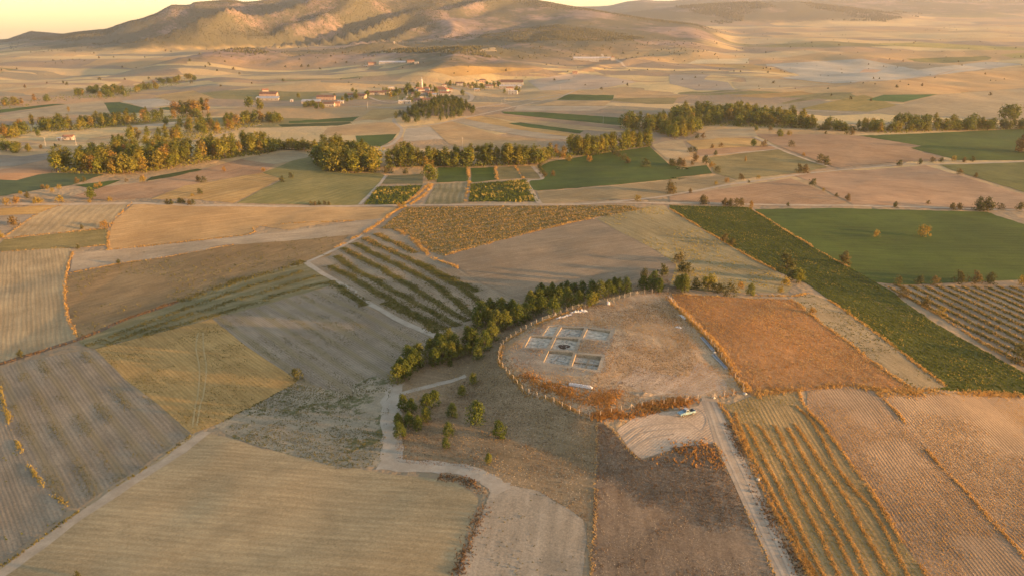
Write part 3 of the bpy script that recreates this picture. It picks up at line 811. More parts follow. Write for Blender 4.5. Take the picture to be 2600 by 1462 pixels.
field('garden_plot', ((0.16, 0.14, 0.05), (0.28, 0.20, 0.08)), 'd2 1320,550 1440,550 1510,640 1370,640', None, 'slanted golden green plot at the path bend', bump=0.1)
field('alfalfa_field', GREEN, 'd2 1490,560 1560,520 2000,450 2290,410 2430,540 2576,570 d3 0,570 270,545 310,605 0,640 d2 2576,635 2000,690 1480,730 1420,720 1400,660 1520,640', 'd2 1600,650 2500,600', 'long green field in front of the poplars', key='M13', bump=0.06, row=6, rowk=0.35, rowc=(0.08, 0.09, 0.022))
field('fallow_field', ((0.27, 0.20, 0.09), (0.34, 0.255, 0.125)), 'd2 1470,740 2000,700 2576,640 d3 0,650 380,620 480,660 150,740 0,760 d2 2300,780 1500,825', 'd2 1600,790 2500,690', 'olive brown strip above the straight road', row=4, rowk=0.3, bump=0.08)
field('ploughed_field', BROWN, 'd3 0,772 880,640 1000,690 1290,810 1200,838 0,820', 'd3 100,800 900,690', 'brown ploughland between the two roads', row=3, rowk=0.2, bump=0.08, speck=(0.46, 0.29, 0.13), speck_amt=0.2)
field('ploughed_field', ((0.36, 0.22, 0.115), (0.44, 0.285, 0.155)), 'd3 910,620 1860,545 2000,590 2576,760 2750,820 2750,870 1340,832 1050,680', 'd3 1100,660 2400,760', 'large reddish ploughed field at the right', row=3, rowk=0.2, bump=0.08, speck=(0.46, 0.29, 0.13), speck_amt=0.2)
field('crop_field', ((0.115, 0.125, 0.03), (0.18, 0.165, 0.045)), 'd3 1960,540 2576,520 2800,520 2800,800 2576,740 2050,580', 'd3 2100,560 2700,700', 'yellow green crop at the right edge', bump=0.1, row=4, rowk=0.25)
field('alfalfa_field', GREEN, 'd3 1370,330 1700,320 2576,280 2800,275 2800,510 2100,510 1750,420 1830,405', 'd3 1500,350 2500,400', 'smooth green field under the right tree belt', key='M18', big=60, row=7, rowk=0.3, rowc=(0.075, 0.09, 0.022), bump=0.06)
field('ploughed_field', BROWN, 'd3 610,320 1130,320 1370,330 1830,405 1750,420 2020,510 1700,520 1200,560 1150,540 800,410', 'd3 800,400 1700,500', 'wide brown field crossed by a dark line', row=4, rowk=0.15, bump=0.07)
field('fallow_field', OLIVE, 'd3 280,490 790,430 1080,520 1150,560 950,600 480,650 320,600', None, 'olive fallow beside the footpath', bump=0.1, speck=(0.34, 0.24, 0.1), speck_amt=0.4)
field('stubble_field', STRAW, 'd2 2300,400 2400,370 2576,360 d3 100,370 140,440 150,480 0,515 d2 2430,520', 'd2 2350,420 2550,480', 'straw field with a curved end beside the poplars', row=4, rowk=0.25, bump=0.06)
field('stubble_field', STRAW, 'd3 200,330 300,290 600,275 640,330 610,340 430,350 130,360', None, 'narrow straw strip under the wood', bump=0.06)
field('stubble_field', GOLD, 'd3 120,370 400,345 600,350 740,400 200,430', None, 'golden strip with a few lone bushes', bump=0.06)
field('ploughed_field', BROWN, 'd3 200,432 740,405 780,425 200,480', None, 'thin brown strip above the olive fallow', bump=0.06)
field('alfalfa_field', ((0.06, 0.085, 0.03), (0.09, 0.115, 0.04)), 'd1 -60,660 0,650 380,600 760,610 520,690 300,720 0,770 -60,785', None, 'dull green field at the left edge', bump=0.06)
field('alfalfa_field', GREEN, 'd1 540,690 880,650 700,720', None, 'small bright green triangle', bump=0.06)
field('crop_field', DGREEN, 'd1 1060,660 1100,630 1440,570 1470,580 1250,630', None, 'dark green sliver in front of the left trees', bump=0.06)
field('ploughed_field', ((0.42, 0.22, 0.09), (0.50, 0.28, 0.12)), 'd1 -60,600 0,600 310,605 120,655 0,650 -60,655', None, 'orange earth patch at the left edge', bump=0.06)
field('stubble_field', BROWN, 'd1 -60,585 0,580 370,500 380,600 310,605 0,600 -60,600', None, 'tan strip left of the tree belt', bump=0.06)
field('ploughed_field', GREY, 'd1 -60,510 0,500 250,470 480,440 520,470 100,550 -60,560', None, 'grey strip left of the tree belt', bump=0.06)
field('stubble_field', TAN, 'd1 650,350 1000,290 1290,260 1300,300 900,340 620,380', None, 'tan clearing between the left tree belts', bump=0.06)
field('fallow_field', PALE, 'd1 850,270 1160,240 1480,210 1200,260', None, 'pale sliver under the upper left trees', bump=0.06)
field('stubble_field', STRAW, 'd1 -60,200 0,190 480,100 750,75 810,120 800,170 350,190 0,215 -60,220', 'd1 100,190 700,110', 'long golden field at the upper left', row=6, rowk=0.2, bump=0.06)
field('alfalfa_field', GREEN, 'd1 755,90 870,85 1060,130 1050,165 800,165', 'd1 830,90 900,160', 'green field split by a pale line', row=14, rowk=0.2, bump=0.06)
field('stubble_field', PALE, 'd1 880,75 1130,60 1300,90 1290,100 1060,130', None, 'pale field right of the split green one', bump=0.06)
field('stubble_field', GOLD, 'd1 1110,40 1400,0 1560,60 1320,95', None, 'bright golden field at the foot of the village', bump=0.06)
field('alfalfa_field', GREEN, 'd1 1140,130 1380,105 1420,125 1250,150', None, 'thin green patch above the trees', bump=0.06)
field('alfalfa_field', GREEN, 'd1 -60,145 0,140 380,100 480,100 0,165 -60,170', None, 'thin green strip at the far left', bump=0.06)
field('stubble_field', GOLD, 'd2 180,210 270,140 500,140 430,190 330,220', None, 'golden field left of the grove', bump=0.06)
field('alfalfa_field', DGREEN, 'd1 2020,250 2540,230 2560,240 2450,258 2050,265', None, 'dark green bar left of the grove', bump=0.06)
field('alfalfa_field', GREEN, 'd1 2100,225 2576,195 d2 0,205 180,190 130,225 0,228 d1 2100,240', None, 'green strip left of the grove', bump=0.06)
field('stubble_field', TAN, 'd2 -100,330 -50,270 330,230 430,240 490,290 450,320', 'd2 0,300 400,270', 'tan field below the grove path', bump=0.06, row=6, rowk=0.2)
field('alfalfa_field', GREEN, 'd2 150,330 450,318 420,360 330,410 230,400 160,370', None, 'green wedge beside the winding path', bump=0.06)
field('stubble_field', PALE, 'd2 500,330 520,280 680,262 950,340 500,375', 'd2 550,300 900,345', 'pale furrowed field below the grove', row=5, rowk=0.2, bump=0.06)
field('stubble_field', TAN, 'd2 690,260 850,230 1240,340 1460,350 1480,410 1000,430 830,390', 'd2 800,270 1400,380', 'tan field curving below the grove', row=6, rowk=0.2, bump=0.06)
field('ploughed_field', ((0.32, 0.25, 0.15), (0.39, 0.31, 0.19)), 'd2 850,225 950,205 1350,290 1740,345 1720,360 1480,350 1100,290', None, 'grey curving strip', bump=0.06)
field('stubble_field', GOLD, 'd2 930,205 1060,185 1400,260 1760,320 1740,345 1350,290', None, 'golden curving strip', bump=0.06)
field('alfalfa_field', GREEN, 'd2 1260,240 1350,235 1810,295 1780,315 1400,270', None, 'thin green curving strip', bump=0.06)
field('stubble_field', TAN, 'd2 1080,185 1180,175 1700,250 2080,290 2110,310 1820,290 1350,235', None, 'tan curving strip', bump=0.06)
field('ploughed_field', BROWN, 'd2 1150,170 1210,170 1700,220 2080,260 2080,285 1700,250', None, 'brown curving strip', bump=0.06)
field('alfalfa_field', GREEN, 'd2 1210,155 1500,160 2140,205 2080,255 1700,220 1230,170', None, 'long green strip right of the grove', bump=0.06)
field('ploughed_field', ((0.36, 0.28, 0.17), (0.43, 0.34, 0.21)), 'd2 1330,115 2000,115 1900,150 1300,150', None, 'grey tan strip right of the grove', bump=0.06)
field('alfalfa_field', GREEN, 'd2 1610,70 1690,30 2030,35 2020,75', None, 'green block on the slope right of the village', bump=0.06)
field('stubble_field', TAN, 'd2 1600,78 2010,78 1960,114 1450,112', None, 'tan strip under the green block', bump=0.06)
field('fallow_field', OLIVE, 'd2 2000,75 2040,60 2490,55 2460,100 2270,100', None, 'olive strip left of the wood', bump=0.06)
field('stubble_field', TAN, 'd2 2035,55 2050,25 2420,20 2576,40 2480,55', None, 'tan field behind the olive strip', bump=0.06)
field('crop_field', ((0.28, 0.21, 0.05), (0.36, 0.25, 0.07)), 'c3 1000,780 1410,690 1660,770 1440,815 940,795', 'c3 1050,790 1500,720', 'orange and green crop behind the right trees', bump=0.06, row=8, rowk=0.4, rowc=(0.13, 0.13, 0.035))
field('alfalfa_field', ((0.07, 0.13, 0.025), (0.1, 0.16, 0.035)), 'c3 1430,730 1560,690 1950,688 1700,745', None, 'bright green corner behind the right trees', bump=0.06)
field('alfalfa_field', OLIVE, 'c3 810,750 1130,680 1350,675 830,760', None, 'grey green tongue behind the wood', bump=0.06)
field('crop_field', ((0.33, 0.2, 0.06), (0.40, 0.25, 0.08)), 'c3 430,700 960,665 1070,685 700,715', None, 'rusty strip behind the wood', bump=0.06)
field('stubble_field', STRAW, 'c3 1450,820 1960,690 2576,640 2900,640 2900,900 1640,840', 'c3 1700,780 2500,720', 'wide straw field at the right behind the trees', bump=0.06, row=9, rowk=0.2, big=120)
# the far plain
for nm, pal, tx, lb in (
    ('crop_field', ((0.13, 0.13, 0.035), (0.19, 0.17, 0.05)), 'c3 1720,430 2300,410 2340,420 2310,440 2000,462 1820,455', 'long olive green field far right'),
    ('crop_field', ((0.34, 0.26, 0.055), (0.42, 0.32, 0.08)), 'c3 1440,320 1830,310 2200,330 2576,350 2750,350 2750,372 2200,365 1950,350 1600,335', 'mustard strip on the far plain'),
    ('crop_field', ((0.30, 0.24, 0.06), (0.38, 0.29, 0.08)), 'c3 2400,400 2576,385 2750,385 2750,432 2500,425', 'mustard patch at the far right edge'),
    ('stubble_field', ((0.55, 0.43, 0.22), (0.62, 0.48, 0.26)), 'c3 125,465 200,435 575,425 575,465', 'bright straw block on the far plain'),
    ('stubble_field', GOLD, 'c3 140,470 600,470 800,510 920,545 600,510', 'golden tongue on the far plain'),
    ('ploughed_field', ((0.33, 0.26, 0.17), (0.39, 0.31, 0.21)), 'c3 0,545 300,545 250,580 420,600 480,660 200,660 0,610', 'grey far field above the wood'),
    ('stubble_field', STRAW, 'c3 0,525 330,535 600,560 1200,620 500,655 450,600 560,600 550,570 300,545', 'golden band above the wood'),
    ('fallow_field', ((0.36, 0.33, 0.24), (0.43, 0.38, 0.28)), 'c3 700,470 1400,430 1800,510 2300,450 2576,470 1700,580 1200,610 800,570 950,550 800,500', 'grey dust coloured expanse at the right'),
    ('stubble_field', TAN, 'c3 1260,622 2576,482 2750,472 2750,630 1950,688 1100,665', 'wide tan slope at the right'),
    ('ploughed_field', ((0.48, 0.29, 0.16), (0.54, 0.34, 0.19)), 'c3 1380,530 1420,505 1550,510 1500,530', 'small reddish patch on the grey expanse'),
    ('stubble_field', GOLD, 'c2 690,510 900,480 1480,500 1200,530 860,560', 'golden rise behind the village'),
    ('ploughed_field', ((0.42, 0.31, 0.2), (0.48, 0.36, 0.23)), 'c2 1400,590 1750,530 2050,570 2200,600 1900,650 1500,660', 'tan far slope right of the village'),
    ('stubble_field', STRAW, 'c2 740,385 840,350 835,385', 'straw triangle at the hill foot'),
    ('stubble_field', STRAW, 'c2 300,390 420,360 510,360 480,385', 'straw patch at the hill foot'),
    ('stubble_field', STRAW, 'c2 960,375 1160,345 1180,375', 'pale patch at the hill foot')):
    field(nm, pal, tx, None, lb, bump=0.0, big=90, streak=0.6, fine=False)

# ------------------------------------------------------------------ roads and tracks
def dirt(name, c1, c2, bump=0.05):
    t = NT(name); p = t.pos()
    n = t.noise(p, 0.25, 5, 0.65); n2 = t.noise(p, 2.2, 3, 0.7)
    t.color(t.mix(t.ramp(t.math('MULTIPLY_ADD', n2, 0.5, n), 0.55, 0.95), c1, c2)); t.bump(n2, bump); return t.m
m_road = dirt('gravel_track', (0.30, 0.24, 0.165), (0.40, 0.325, 0.23))
m_pale = dirt('pale_dust', (0.35, 0.275, 0.18), (0.46, 0.365, 0.245))
m_path = dirt('grey_path', (0.33, 0.28, 0.20), (0.42, 0.36, 0.265))
land('dirt_road', 'g3 230,140 330,470 410,640 510,860 620,1110 775,1437 900,1750 1090,1750 930,1437 790,1110 680,880 580,660 480,470 380,250 330,150', m_road, 'grey dirt road running from the gate to the bottom edge', step=25, jit=0.5)
way('dirt_road', 'd1 -60,832 960,822 e1 1200,55 1600,65 2576,70 e2 600,62 1500,58 2000,45 2400,50 2576,48 e3 900,62 1900,80 2576,100 2900,112', 4.2, m_pale, 'straight pale road crossing the whole picture')
way('dirt_track', 'e2 1900,48 2100,32 d3 0,765 300,710 700,650 1150,590 1700,540 1900,540 2576,518 2800,512', 3.6, m_pale, 'pale track leaving the straight road to the right')
way('field_track', 'g1 1500,388 1250,570 900,790 500,1060 0,1425 -200,1560', 3.4, m_pale, 'pale wheel track along the big stubble field')
way('footpath', 'g2 440,40 410,140 412,300 418,480 415,620', 5.2, m_path, 'grey path beside the small pines')
way('footpath', 'g2 420,130 560,90 760,40 950,-20', 2.2, m_path, 'narrow path climbing the mound between the pines')
way('footpath', 'g2 320,625 600,640 880,655 1050,700 1160,770 1230,820', 5.0, m_path, 'pale path around the foot of the mound')
way('footpath', 'e1 2225,478 2350,560 2576,690 e2 100,690 380,850 740,1015', 2.6, m_path, 'pale rutted edge of the strip crop field')
way('footpath', 'e1 2225,478 2400,400 2576,312 e2 200,278', 2.2, m_path, 'pale edge above the strip crop field')
way('dirt_track', 'd2 240,425 330,415 430,380 490,290 430,225 440,205', 4.0, m_pale, 'winding pale track beside the grove')
way('dirt_track', 'd2 495,270 680,255 1000,190 1180,150 1400,100 1650,45 c2 1770,650', 4.5, m_pale, 'pale track below the grove to the village slope')
way('footpath', 'd2 1440,555 1510,640 1400,660 1440,750 1490,822', 3.0, m_pale, 'zigzag path between the garden plots')
way('footpath', 'd2 375,620 300,710 180,832', 2.2, m_path, 'path left of the dark garden plot')
way('footpath', 'd3 610,340 780,420 960,490 1150,552', 3.2, m_pale, 'diagonal path through the brown fields')
way('footpath', 'd3 220,480 500,455 780,428', 2.2, m_path, 'path above the olive fallow')
way('dirt_track', 'd1 1530,345 1700,292 1910,244', 3.5, m_pale, 'track along the left poplars')
way('village_road', 'c2 850,635 910,655 965,680 1000,705 985,730 940,748', 7.0, m_pale, 'hooked road below the village houses')
way('village_road', 'c2 250,708 320,735 420,747 530,712 600,690', 6.0, m_pale, 'curved road in front of the village')
way('village_road', 'c2 100,778 300,782 600,785', 5.5, m_pale, 'level road below the village')
way('dirt_track', 'c2 940,790 1100,775 1300,745 1500,710 1650,690', 5.0, m_pale, 'track on the sunlit slope right of the village')
way('dirt_track', 'c2 1940,395 2060,445 2120,490', 7.0, m_pale, 'track to the far farm')
way('dirt_track', 'c3 0,690 500,665 1000,635 1240,625 1700,580 2300,500 2576,470', 6.0, dirt('brown_track', (0.33, 0.24, 0.15), (0.40, 0.30, 0.19)), 'brown track across the far plain')
way('footpath', 'c3 820,795 1100,808 1450,830', 4.0, m_pale, 'pale path behind the wood')
way('ditch', 'e1 -60,1232 0,1212 250,1135 640,1008 900,895 1290,762', 3.0, dirt('ditch_earth', (0.12, 0.085, 0.05), (0.18, 0.13, 0.08)), 'dark overgrown ditch between the left fields')

# ------------------------------------------------------------------ foliage and grass
def leaf_mat(name, c1, c2, c3=None, trans=0.25, hue=0.0):
    t = NT(name)
    oi = t.n.new('ShaderNodeObjectInfo').outputs['Random']
    p = t.n.new('ShaderNodeTexCoord').outputs['Object']
    n = t.noise(p, 0.9, 3, 0.7)
    col = t.mix(t.ramp(n, 0.35, 0.68), c1, c2)
    if c3: col = t.mix(t.math('MULTIPLY', t.ramp(oi, 0.35, 1.0), 0.75), col, c3)
    t.color(col)
    tr = t.n.new('ShaderNodeBsdfTranslucent'); t.l.new(col, tr.inputs[0])
    ms = t.n.new('ShaderNodeMixShader'); ms.inputs[0].default_value = trans
    out = t.n['Material Output']
    t.l.new(t.b.outputs[0], ms.inputs[1]); t.l.new(tr.outputs[0], ms.inputs[2]); t.l.new(ms.outputs[0], out.inputs[0])
    return t.m
M_PINE = leaf_mat('pine_needles', (0.050, 0.075, 0.014), (0.12, 0.14, 0.024), (0.16, 0.16, 0.028), 0.2)
M_GROVE = leaf_mat('grove_needles', (0.06, 0.08, 0.016), (0.115, 0.13, 0.024), (0.15, 0.14, 0.026), 0.15)
M_POP = leaf_mat('poplar_leaves', (0.13, 0.145, 0.02), (0.27, 0.26, 0.036), (0.34, 0.275, 0.038), 0.35)
M_WILL = leaf_mat('willow_leaves', (0.10, 0.12, 0.02), (0.21, 0.215, 0.034), (0.29, 0.23, 0.038), 0.35)
M_AUT = leaf_mat('autumn_leaves', (0.25, 0.18, 0.035), (0.36, 0.26, 0.045), (0.34, 0.18, 0.045), 0.3)
M_SHR = leaf_mat('shrub_leaves', (0.075, 0.078, 0.025), (0.14, 0.13, 0.04), (0.20, 0.125, 0.045), 0.25)
M_BARK = plain('bark', (0.16, 0.115, 0.075), 0.95, 0.35, 2.0)

def crown_mesh(name, seed, mat, h, base, rad, prof, clumps, leaves, size, flatness=0.6, lobes=6, lobe_share=0.6):
    g = np.random.default_rng(seed)
    V, F = [], []
    lump = g.uniform(0.72, 1.2, 7)
    LB = []
    for l in range(lobes):
        q = g.uniform(0.18, 0.9); az = g.uniform(0, 2 * math.pi); r = rad * prof(q) * g.uniform(0.35, 0.75)
        LB.append((r * math.cos(az), r * math.sin(az), base + (h - base) * q, rad * g.uniform(0.32, 0.55) * (0.5 + 0.5 * prof(q)), g.uniform(1.0, 1.9)))
    for c in range(clumps):
        q = g.uniform(0.02, 1) ** 0.9
        if g.uniform() < lobe_share:
            lx, ly, lz, lr, ls = LB[int(g.integers(lobes))]
            d = g.normal(0, 1, 3); d /= np.linalg.norm(d) + 1e-6; d *= lr * g.uniform(0.5, 1.0) ** 0.5
            cx, cy, cz = lx + d[0], ly + d[1], min(max(lz + d[2] * ls, base), h * 1.04)
        else:
            az = g.uniform(0, 2 * math.pi)
            r = rad * prof(q) * (0.3 + 0.65 * math.sqrt(g.uniform())) * lump[int(az / (2 * math.pi) * 7) % 7] * g.uniform(0.85, 1.1)
            cx, cy, cz = r * math.cos(az), r * math.sin(az), base + (h - base) * q
        cs = size * g.uniform(1.0, 1.9) * (0.55 + 0.45 * prof(q))
        for k in range(leaves):
            ctr = np.array([cx, cy, cz]) + g.normal(0, cs * 0.42, 3)
            nrm = ctr - np.array([0, 0, base + (h - base) * 0.35]) + g.normal(0, 1.0, 3) * rad * 0.8
            nrm = nrm / (np.linalg.norm(nrm) + 1e-6)
            u = np.cross(nrm, g.normal(0, 1, 3)); u /= np.linalg.norm(u) + 1e-6
            w = np.cross(nrm, u)
            s = size * g.uniform(0.6, 1.3)
            b = len(V)
            V += [ctr - u * s * 0.5, ctr + w * s * flatness * 0.5, ctr + u * s * 0.5, ctr - w * s * flatness * 0.5]
            F.append((b, b + 1, b + 2, b + 3))
    return mesh_np(name, np.array(V), np.array(F), [mat], False)

def trunk_mesh(name, seed, h, r, limbs, reach):
    g = random.Random(seed)
    mb = MB()
    mb.tube([(0, 0, -0.4), (g.uniform(-.1, .1), g.uniform(-.1, .1), h * 0.4), (g.uniform(-.25, .25), g.uniform(-.25, .25), h)], [r, r * 0.75, r * 0.2], 7)
    for k in range(limbs):
        a, z0 = g.uniform(0, 6.28), h * g.uniform(0.3, 0.75)
        mb.tube([(0, 0, z0), (math.cos(a) * reach * 0.5, math.sin(a) * reach * 0.5, z0 + reach * 0.35), (math.cos(a) * reach, math.sin(a) * reach, z0 + reach * 0.6)], [r * 0.4, r * 0.25, r * 0.08], 5)
    return mb.mesh(name, M_BARK, True)

p_pine = lambda q: max(0.10, min(1.0, (1 - q ** 2.4) ** 0.75 * 1.1 * min(1, q * 4 + 0.6)))
p_oval = lambda q: max(0.15, math.sin(math.pi * min(1, q * 0.86 + 0.12)) ** 0.6)
p_pop = lambda q: max(0.12, math.sin(math.pi * min(1, q * 0.80 + 0.17)) ** 0.75)
p_dome = lambda q: max(0.12, math.sqrt(max(0, 1 - q * q)))
KIND = {
    'pine': [(crown_mesh('pine_crown', 10 + k, M_PINE, 7.0, 0.5, 2.75 * f, p_pine, 250, 7, 0.5, 0.6, 5, 0.35), trunk_mesh('pine_trunk', k, 6.0, 0.18, 4, 1.3)) for k, f in enumerate((1.0, 0.85, 1.15, 0.95, 1.05, 0.78))],
    'grove': [(crown_mesh('grove_crown', 20 + k, M_GROVE, 10.0, 0.8, 2.7 * f, p_pine, 85, 6, 0.95, 0.6, 5, 0.3), trunk_mesh('grove_trunk', 30 + k, 8.0, 0.2, 2, 1.4)) for k, f in enumerate((1.0, 0.8, 1.15))],
    'poplar': [(crown_mesh('poplar_crown', 40 + k, M_POP, 15.0, 1.8, 2.3 * f, p_pop, 130, 6, 1.1), trunk_mesh('poplar_trunk', 50 + k, 12.5, 0.22, 5, 1.4)) for k, f in enumerate((1.0, 0.72, 1.25, 1.1, 0.85))],
    'autumn': [(crown_mesh('autumn_crown', 60 + k, M_AUT, 12.0, 1.2, 2.1 * f, p_pop, 90, 6, 1.05), trunk_mesh('autumn_trunk', 70 + k, 10, 0.2, 5, 1.3)) for k, f in enumerate((1.0, 1.5))],
    'willow': [(crown_mesh('willow_crown', 80 + k, M_WILL, 10.0, 0.9, 4.4 * f, p_oval, 130, 6, 1.2), trunk_mesh('willow_trunk', 90 + k, 7.5, 0.32, 7, 2.8)) for k, f in enumerate((1.0, 0.85, 1.15, 0.95, 1.05))],
    'shrub': [(crown_mesh('shrub_crown', 100 + k, M_SHR, 3.0, 0.15, 1.75 * f, p_dome, 70, 7, 0.42), trunk_mesh('shrub_stem', 110 + k, 2.0, 0.09, 6, 0.9)) for k, f in enumerate((1.0, 0.8, 1.25))],
    'dryshrub': [(crown_mesh('dry_shrub_crown', 120 + k, M_AUT, 3.0, 0.15, 1.5 * f, p_dome, 60, 7, 0.40), trunk_mesh('dry_shrub_stem', 130 + k, 2.0, 0.08, 6, 0.8)) for k, f in enumerate((1.0, 1.2))],
}
FULL_H = {'pine': 7.0, 'grove': 10.0, 'poplar': 15.0, 'autumn': 12.0, 'willow': 10.0, 'shrub': 3.0, 'dryshrub': 3.0}
NAMES = {'pine': 'pine_tree', 'grove': 'pine_tree', 'poplar': 'poplar_tree', 'autumn': 'autumn_tree', 'willow': 'willow_tree', 'shrub': 'shrub', 'dryshrub': 'shrub'}
CATS = {'pine': 'pine tree', 'grove': 'pine tree', 'poplar': 'poplar', 'autumn': 'autumn tree', 'willow': 'willow', 'shrub': 'shrub', 'dryshrub': 'shrub'}
prn = random.Random(5)
def tree(kind, x, y, h, label, group=None, sink=0.05, parts=True, wide=1.0):
    cm, tm = prn.choice(KIND[kind])
    z = float(height(x, y)) + 0.02 - sink
    s = h / FULL_H[kind]
    sc3 = (s * wide * prn.uniform(0.9, 1.12), s * wide * prn.uniform(0.9, 1.12), s)
    if parts:
        e = put(NAMES[kind], None, None, (x, y, z), prn.uniform(0, 6.28), sc3)
        put('crown', cm, e)
        put('trunk', tm, e)
    else:
        e = put(NAMES[kind], cm, None, (x, y, z), prn.uniform(0, 6.28), sc3)
    return tag(e, label, CATS[kind], group)

ORD = ['first', 'second', 'third', 'fourth', 'fifth', 'sixth', 'seventh', 'eighth', 'ninth', 'tenth', 'eleventh', 'twelfth', 'thirteenth', 'fourteenth', 'fifteenth', 'sixteenth',
       'seventeenth', 'eighteenth', 'nineteenth', 'twentieth']
def mpp(y): return math.hypot(y, 95) / FPX            # metres per photo pixel at depth y
def cluster(items, look, where, group=None):
    """items: (kind, image x, image y of the foot, height in photo pixels); labels count from the left."""
    items = sorted(items, key=lambda a: a[1])
    for k, it in enumerate(items):
        kind, px, py, hp = it[:4]
        x, y = unproj([(px, py)])[0]
        h = hp * mpp(y) * (0.88 if kind == 'pine' else 1.1)
        n = len(items)
        if n == 1: lb = f'{look} {where}'
        elif k == n - 1: lb = f'rightmost {look} {where}'
        elif k == 0: lb = f'leftmost {look} {where}'
        else: lb = f'{ORD[k]} {look} from the left {where}'
        tree(kind, x, y, h, lb, group)
def pick(text, kind, hp):
    s = SCL[text.split()[0]]
    return [(kind, a, b, hp) for a, b in P(text)]

# pines on the mound's flank
cluster(pick('q 90,735 150,700 200,655 240,615 262,575', 'pine', 62) + pick('q 120,690 190,600', 'pine', 66), 'dark pine', 'in the lowest clump on the mound flank', 'pines on the mound flank')
cluster(pick('q 390,598 455,565 525,545 355,530 420,480 500,465 550,500', 'pine', 60) + pick('q 450,520', 'pine', 70), 'dark pine', 'in the second clump on the mound flank', 'pines on the mound flank')
cluster(pick('q 600,525 660,510 730,545', 'pine', 42) + pick('q 790,470 845,400 690,440 660,430', 'pine', 58), 'pine', 'in the clump with golden tops beside the fence curve', 'pines on the mound flank')
cluster(pick('q 695,742 610,835', 'pine', 36) + pick('q 530,1003 500,1155', 'pine', 42) + pick('q 478,1250', 'pine', 32) + pick('q 515,597', 'pine', 22), 'small pine', 'standing apart on the brown slope', 'lone pines on the slope')
cluster(pick('q 720,1065', 'pine', 74), 'tall lone pine with golden tip', 'in the middle of the brown slope', 'lone pines on the slope')
cluster(pick('q 905,1168', 'pine', 54), 'lone pine lit golden', 'on the right of the brown slope', 'lone pines on the slope')
cluster(pick('q 820,1372', 'pine', 34), 'little round pine', 'lowest on the brown slope near the path', 'lone pines on the slope')
cluster(pick('q 140,950 205,975 110,1165 185,1085 258,1112 320,1045 385,915 325,940', 'pine', 50) + pick('q 100,1080', 'pine', 44), 'pine', 'in the group beside the grey path', 'pines beside the grey path')
cluster(pick('e2 1040,965 1110,945 1180,975 1240,960 1330,930 1060,900 1130,880 1210,880 1290,890', 'pine', 62) + pick('e2 1380,900', 'pine', 52), 'dark pine', 'in the thick start of the fence row', 'pines of the fence row')
cluster(pick('e2 1440,870 1500,855 1590,858 1420,810 1480,800 1550,790 1620,790 1690,800', 'pine', 56) + pick('e2 1500,740 1580,735', 'pine', 48), 'pine', 'in the middle of the fence row', 'pines of the fence row')
cluster(pick('e2 1775,795 1740,740 1800,735 1870,730 1930,730 1990,715', 'pine', 48) + pick('e2 1865,795', 'willow', 33) + pick('e2 2060,700 2120,695 2030,690', 'pine', 44) + pick('e2 1640,720 1690,700', 'pine', 38), 'pine', 'in the far half of the fence row', 'pines of the fence row')
cluster(pick('e2 2240,675 2290,680 2360,690 2320,640', 'pine', 42) + pick('e2 2250,600 2380,580', 'shrub', 26) + pick('e2 2520,690', 'pine', 52) + pick('e2 2490,660', 'pine', 34), 'pine or bush', 'behind the upper corner of the fence', 'trees behind the fence corner')
cluster(pick('e3 70,485 90,545 135,555', 'shrub', 24) + pick('e3 110,695', 'pine', 56) + pick('e3 190,670', 'shrub', 26) + pick('e3 280,672', 'willow', 36) + pick('e3 440,715', 'shrub', 28) + pick('e3 510,665', 'dryshrub', 18)
        + pick('e3 590,715', 'pine', 34) + pick('e3 370,690 330,690', 'shrub', 20), 'bushy tree', 'along the top edge of the reddish field', 'trees above the reddish field')
cluster(pick('e3 850,545', 'shrub', 42) + pick('e3 940,625', 'willow', 34) + pick('e3 835,645', 'dryshrub', 24) + pick('e3 890,610', 'shrub', 26), 'bush', 'in the knot where the green strip narrows', 'bushes at the green strip')
cluster(pick('e3 810,692', 'dryshrub', 16) + pick('e3 1040,850', 'dryshrub', 18) + pick('e3 1300,850', 'dryshrub', 14), 'small yellow bush', 'at the edge of the narrow fallow strip', 'bushes by the fallow strip')
cluster(pick('e3 1270,485', 'shrub', 28) + pick('e3 400,325 455,355', 'shrub', 18), 'bush', 'on the borders of the dark green strip', 'bushes on the green strip borders')
cluster(pick('e3 1665,642 1810,635 1930,638', 'shrub', 20) + pick('e3 2100,632 2215,634 2330,632', 'shrub', 28) + pick('e3 2555,640', 'dryshrub', 24), 'round bush', 'in the row between the green field and the vineyard', 'bushes above the vineyard')
cluster(pick('e3 1700,725', 'shrub', 22) + pick('e3 1860,795', 'shrub', 24) + pick('e3 1975,862', 'dryshrub', 22) + pick('e3 2540,1192', 'shrub', 40), 'bush', 'along the lower vineyard border', 'bushes at the vineyard border')
cluster(pick('e3 1845,290', 'dryshrub', 26) + pick('e3 1500,292', 'dryshrub', 16), 'golden bush', 'alone inside the big green field', 'bushes inside the green field')
cluster(pick('e3 245,52', 'shrub', 19) + pick('e3 400,66 440,68 490,68 525,66', 'shrub', 17) + pick('e3 592,98', 'autumn', 22) + pick('e3 860,66', 'shrub', 8) + pick('e3 1640,78', 'shrub', 14) + pick('e3 2060,98 2110,98', 'shrub', 16)
        + pick('e3 2250,102 2310,104', 'shrub', 30) + pick('e3 2410,95', 'shrub', 14) + pick('e3 2540,100', 'shrub', 18), 'bush', 'on the verge of the straight road at the right', 'roadside bushes')
cluster(pick('d3 630,292', 'willow', 13) + pick('d3 730,292', 'shrub', 9) + pick('d3 800,335', 'willow', 15) + pick('d3 870,328', 'dryshrub', 12) + pick('d3 1135,320', 'shrub', 7) + pick('d3 1285,322', 'dryshrub', 9) + pick('d3 1325,324', 'shrub', 13), 'bush', 'in front of the right tree belt', 'bushes before the right belt')
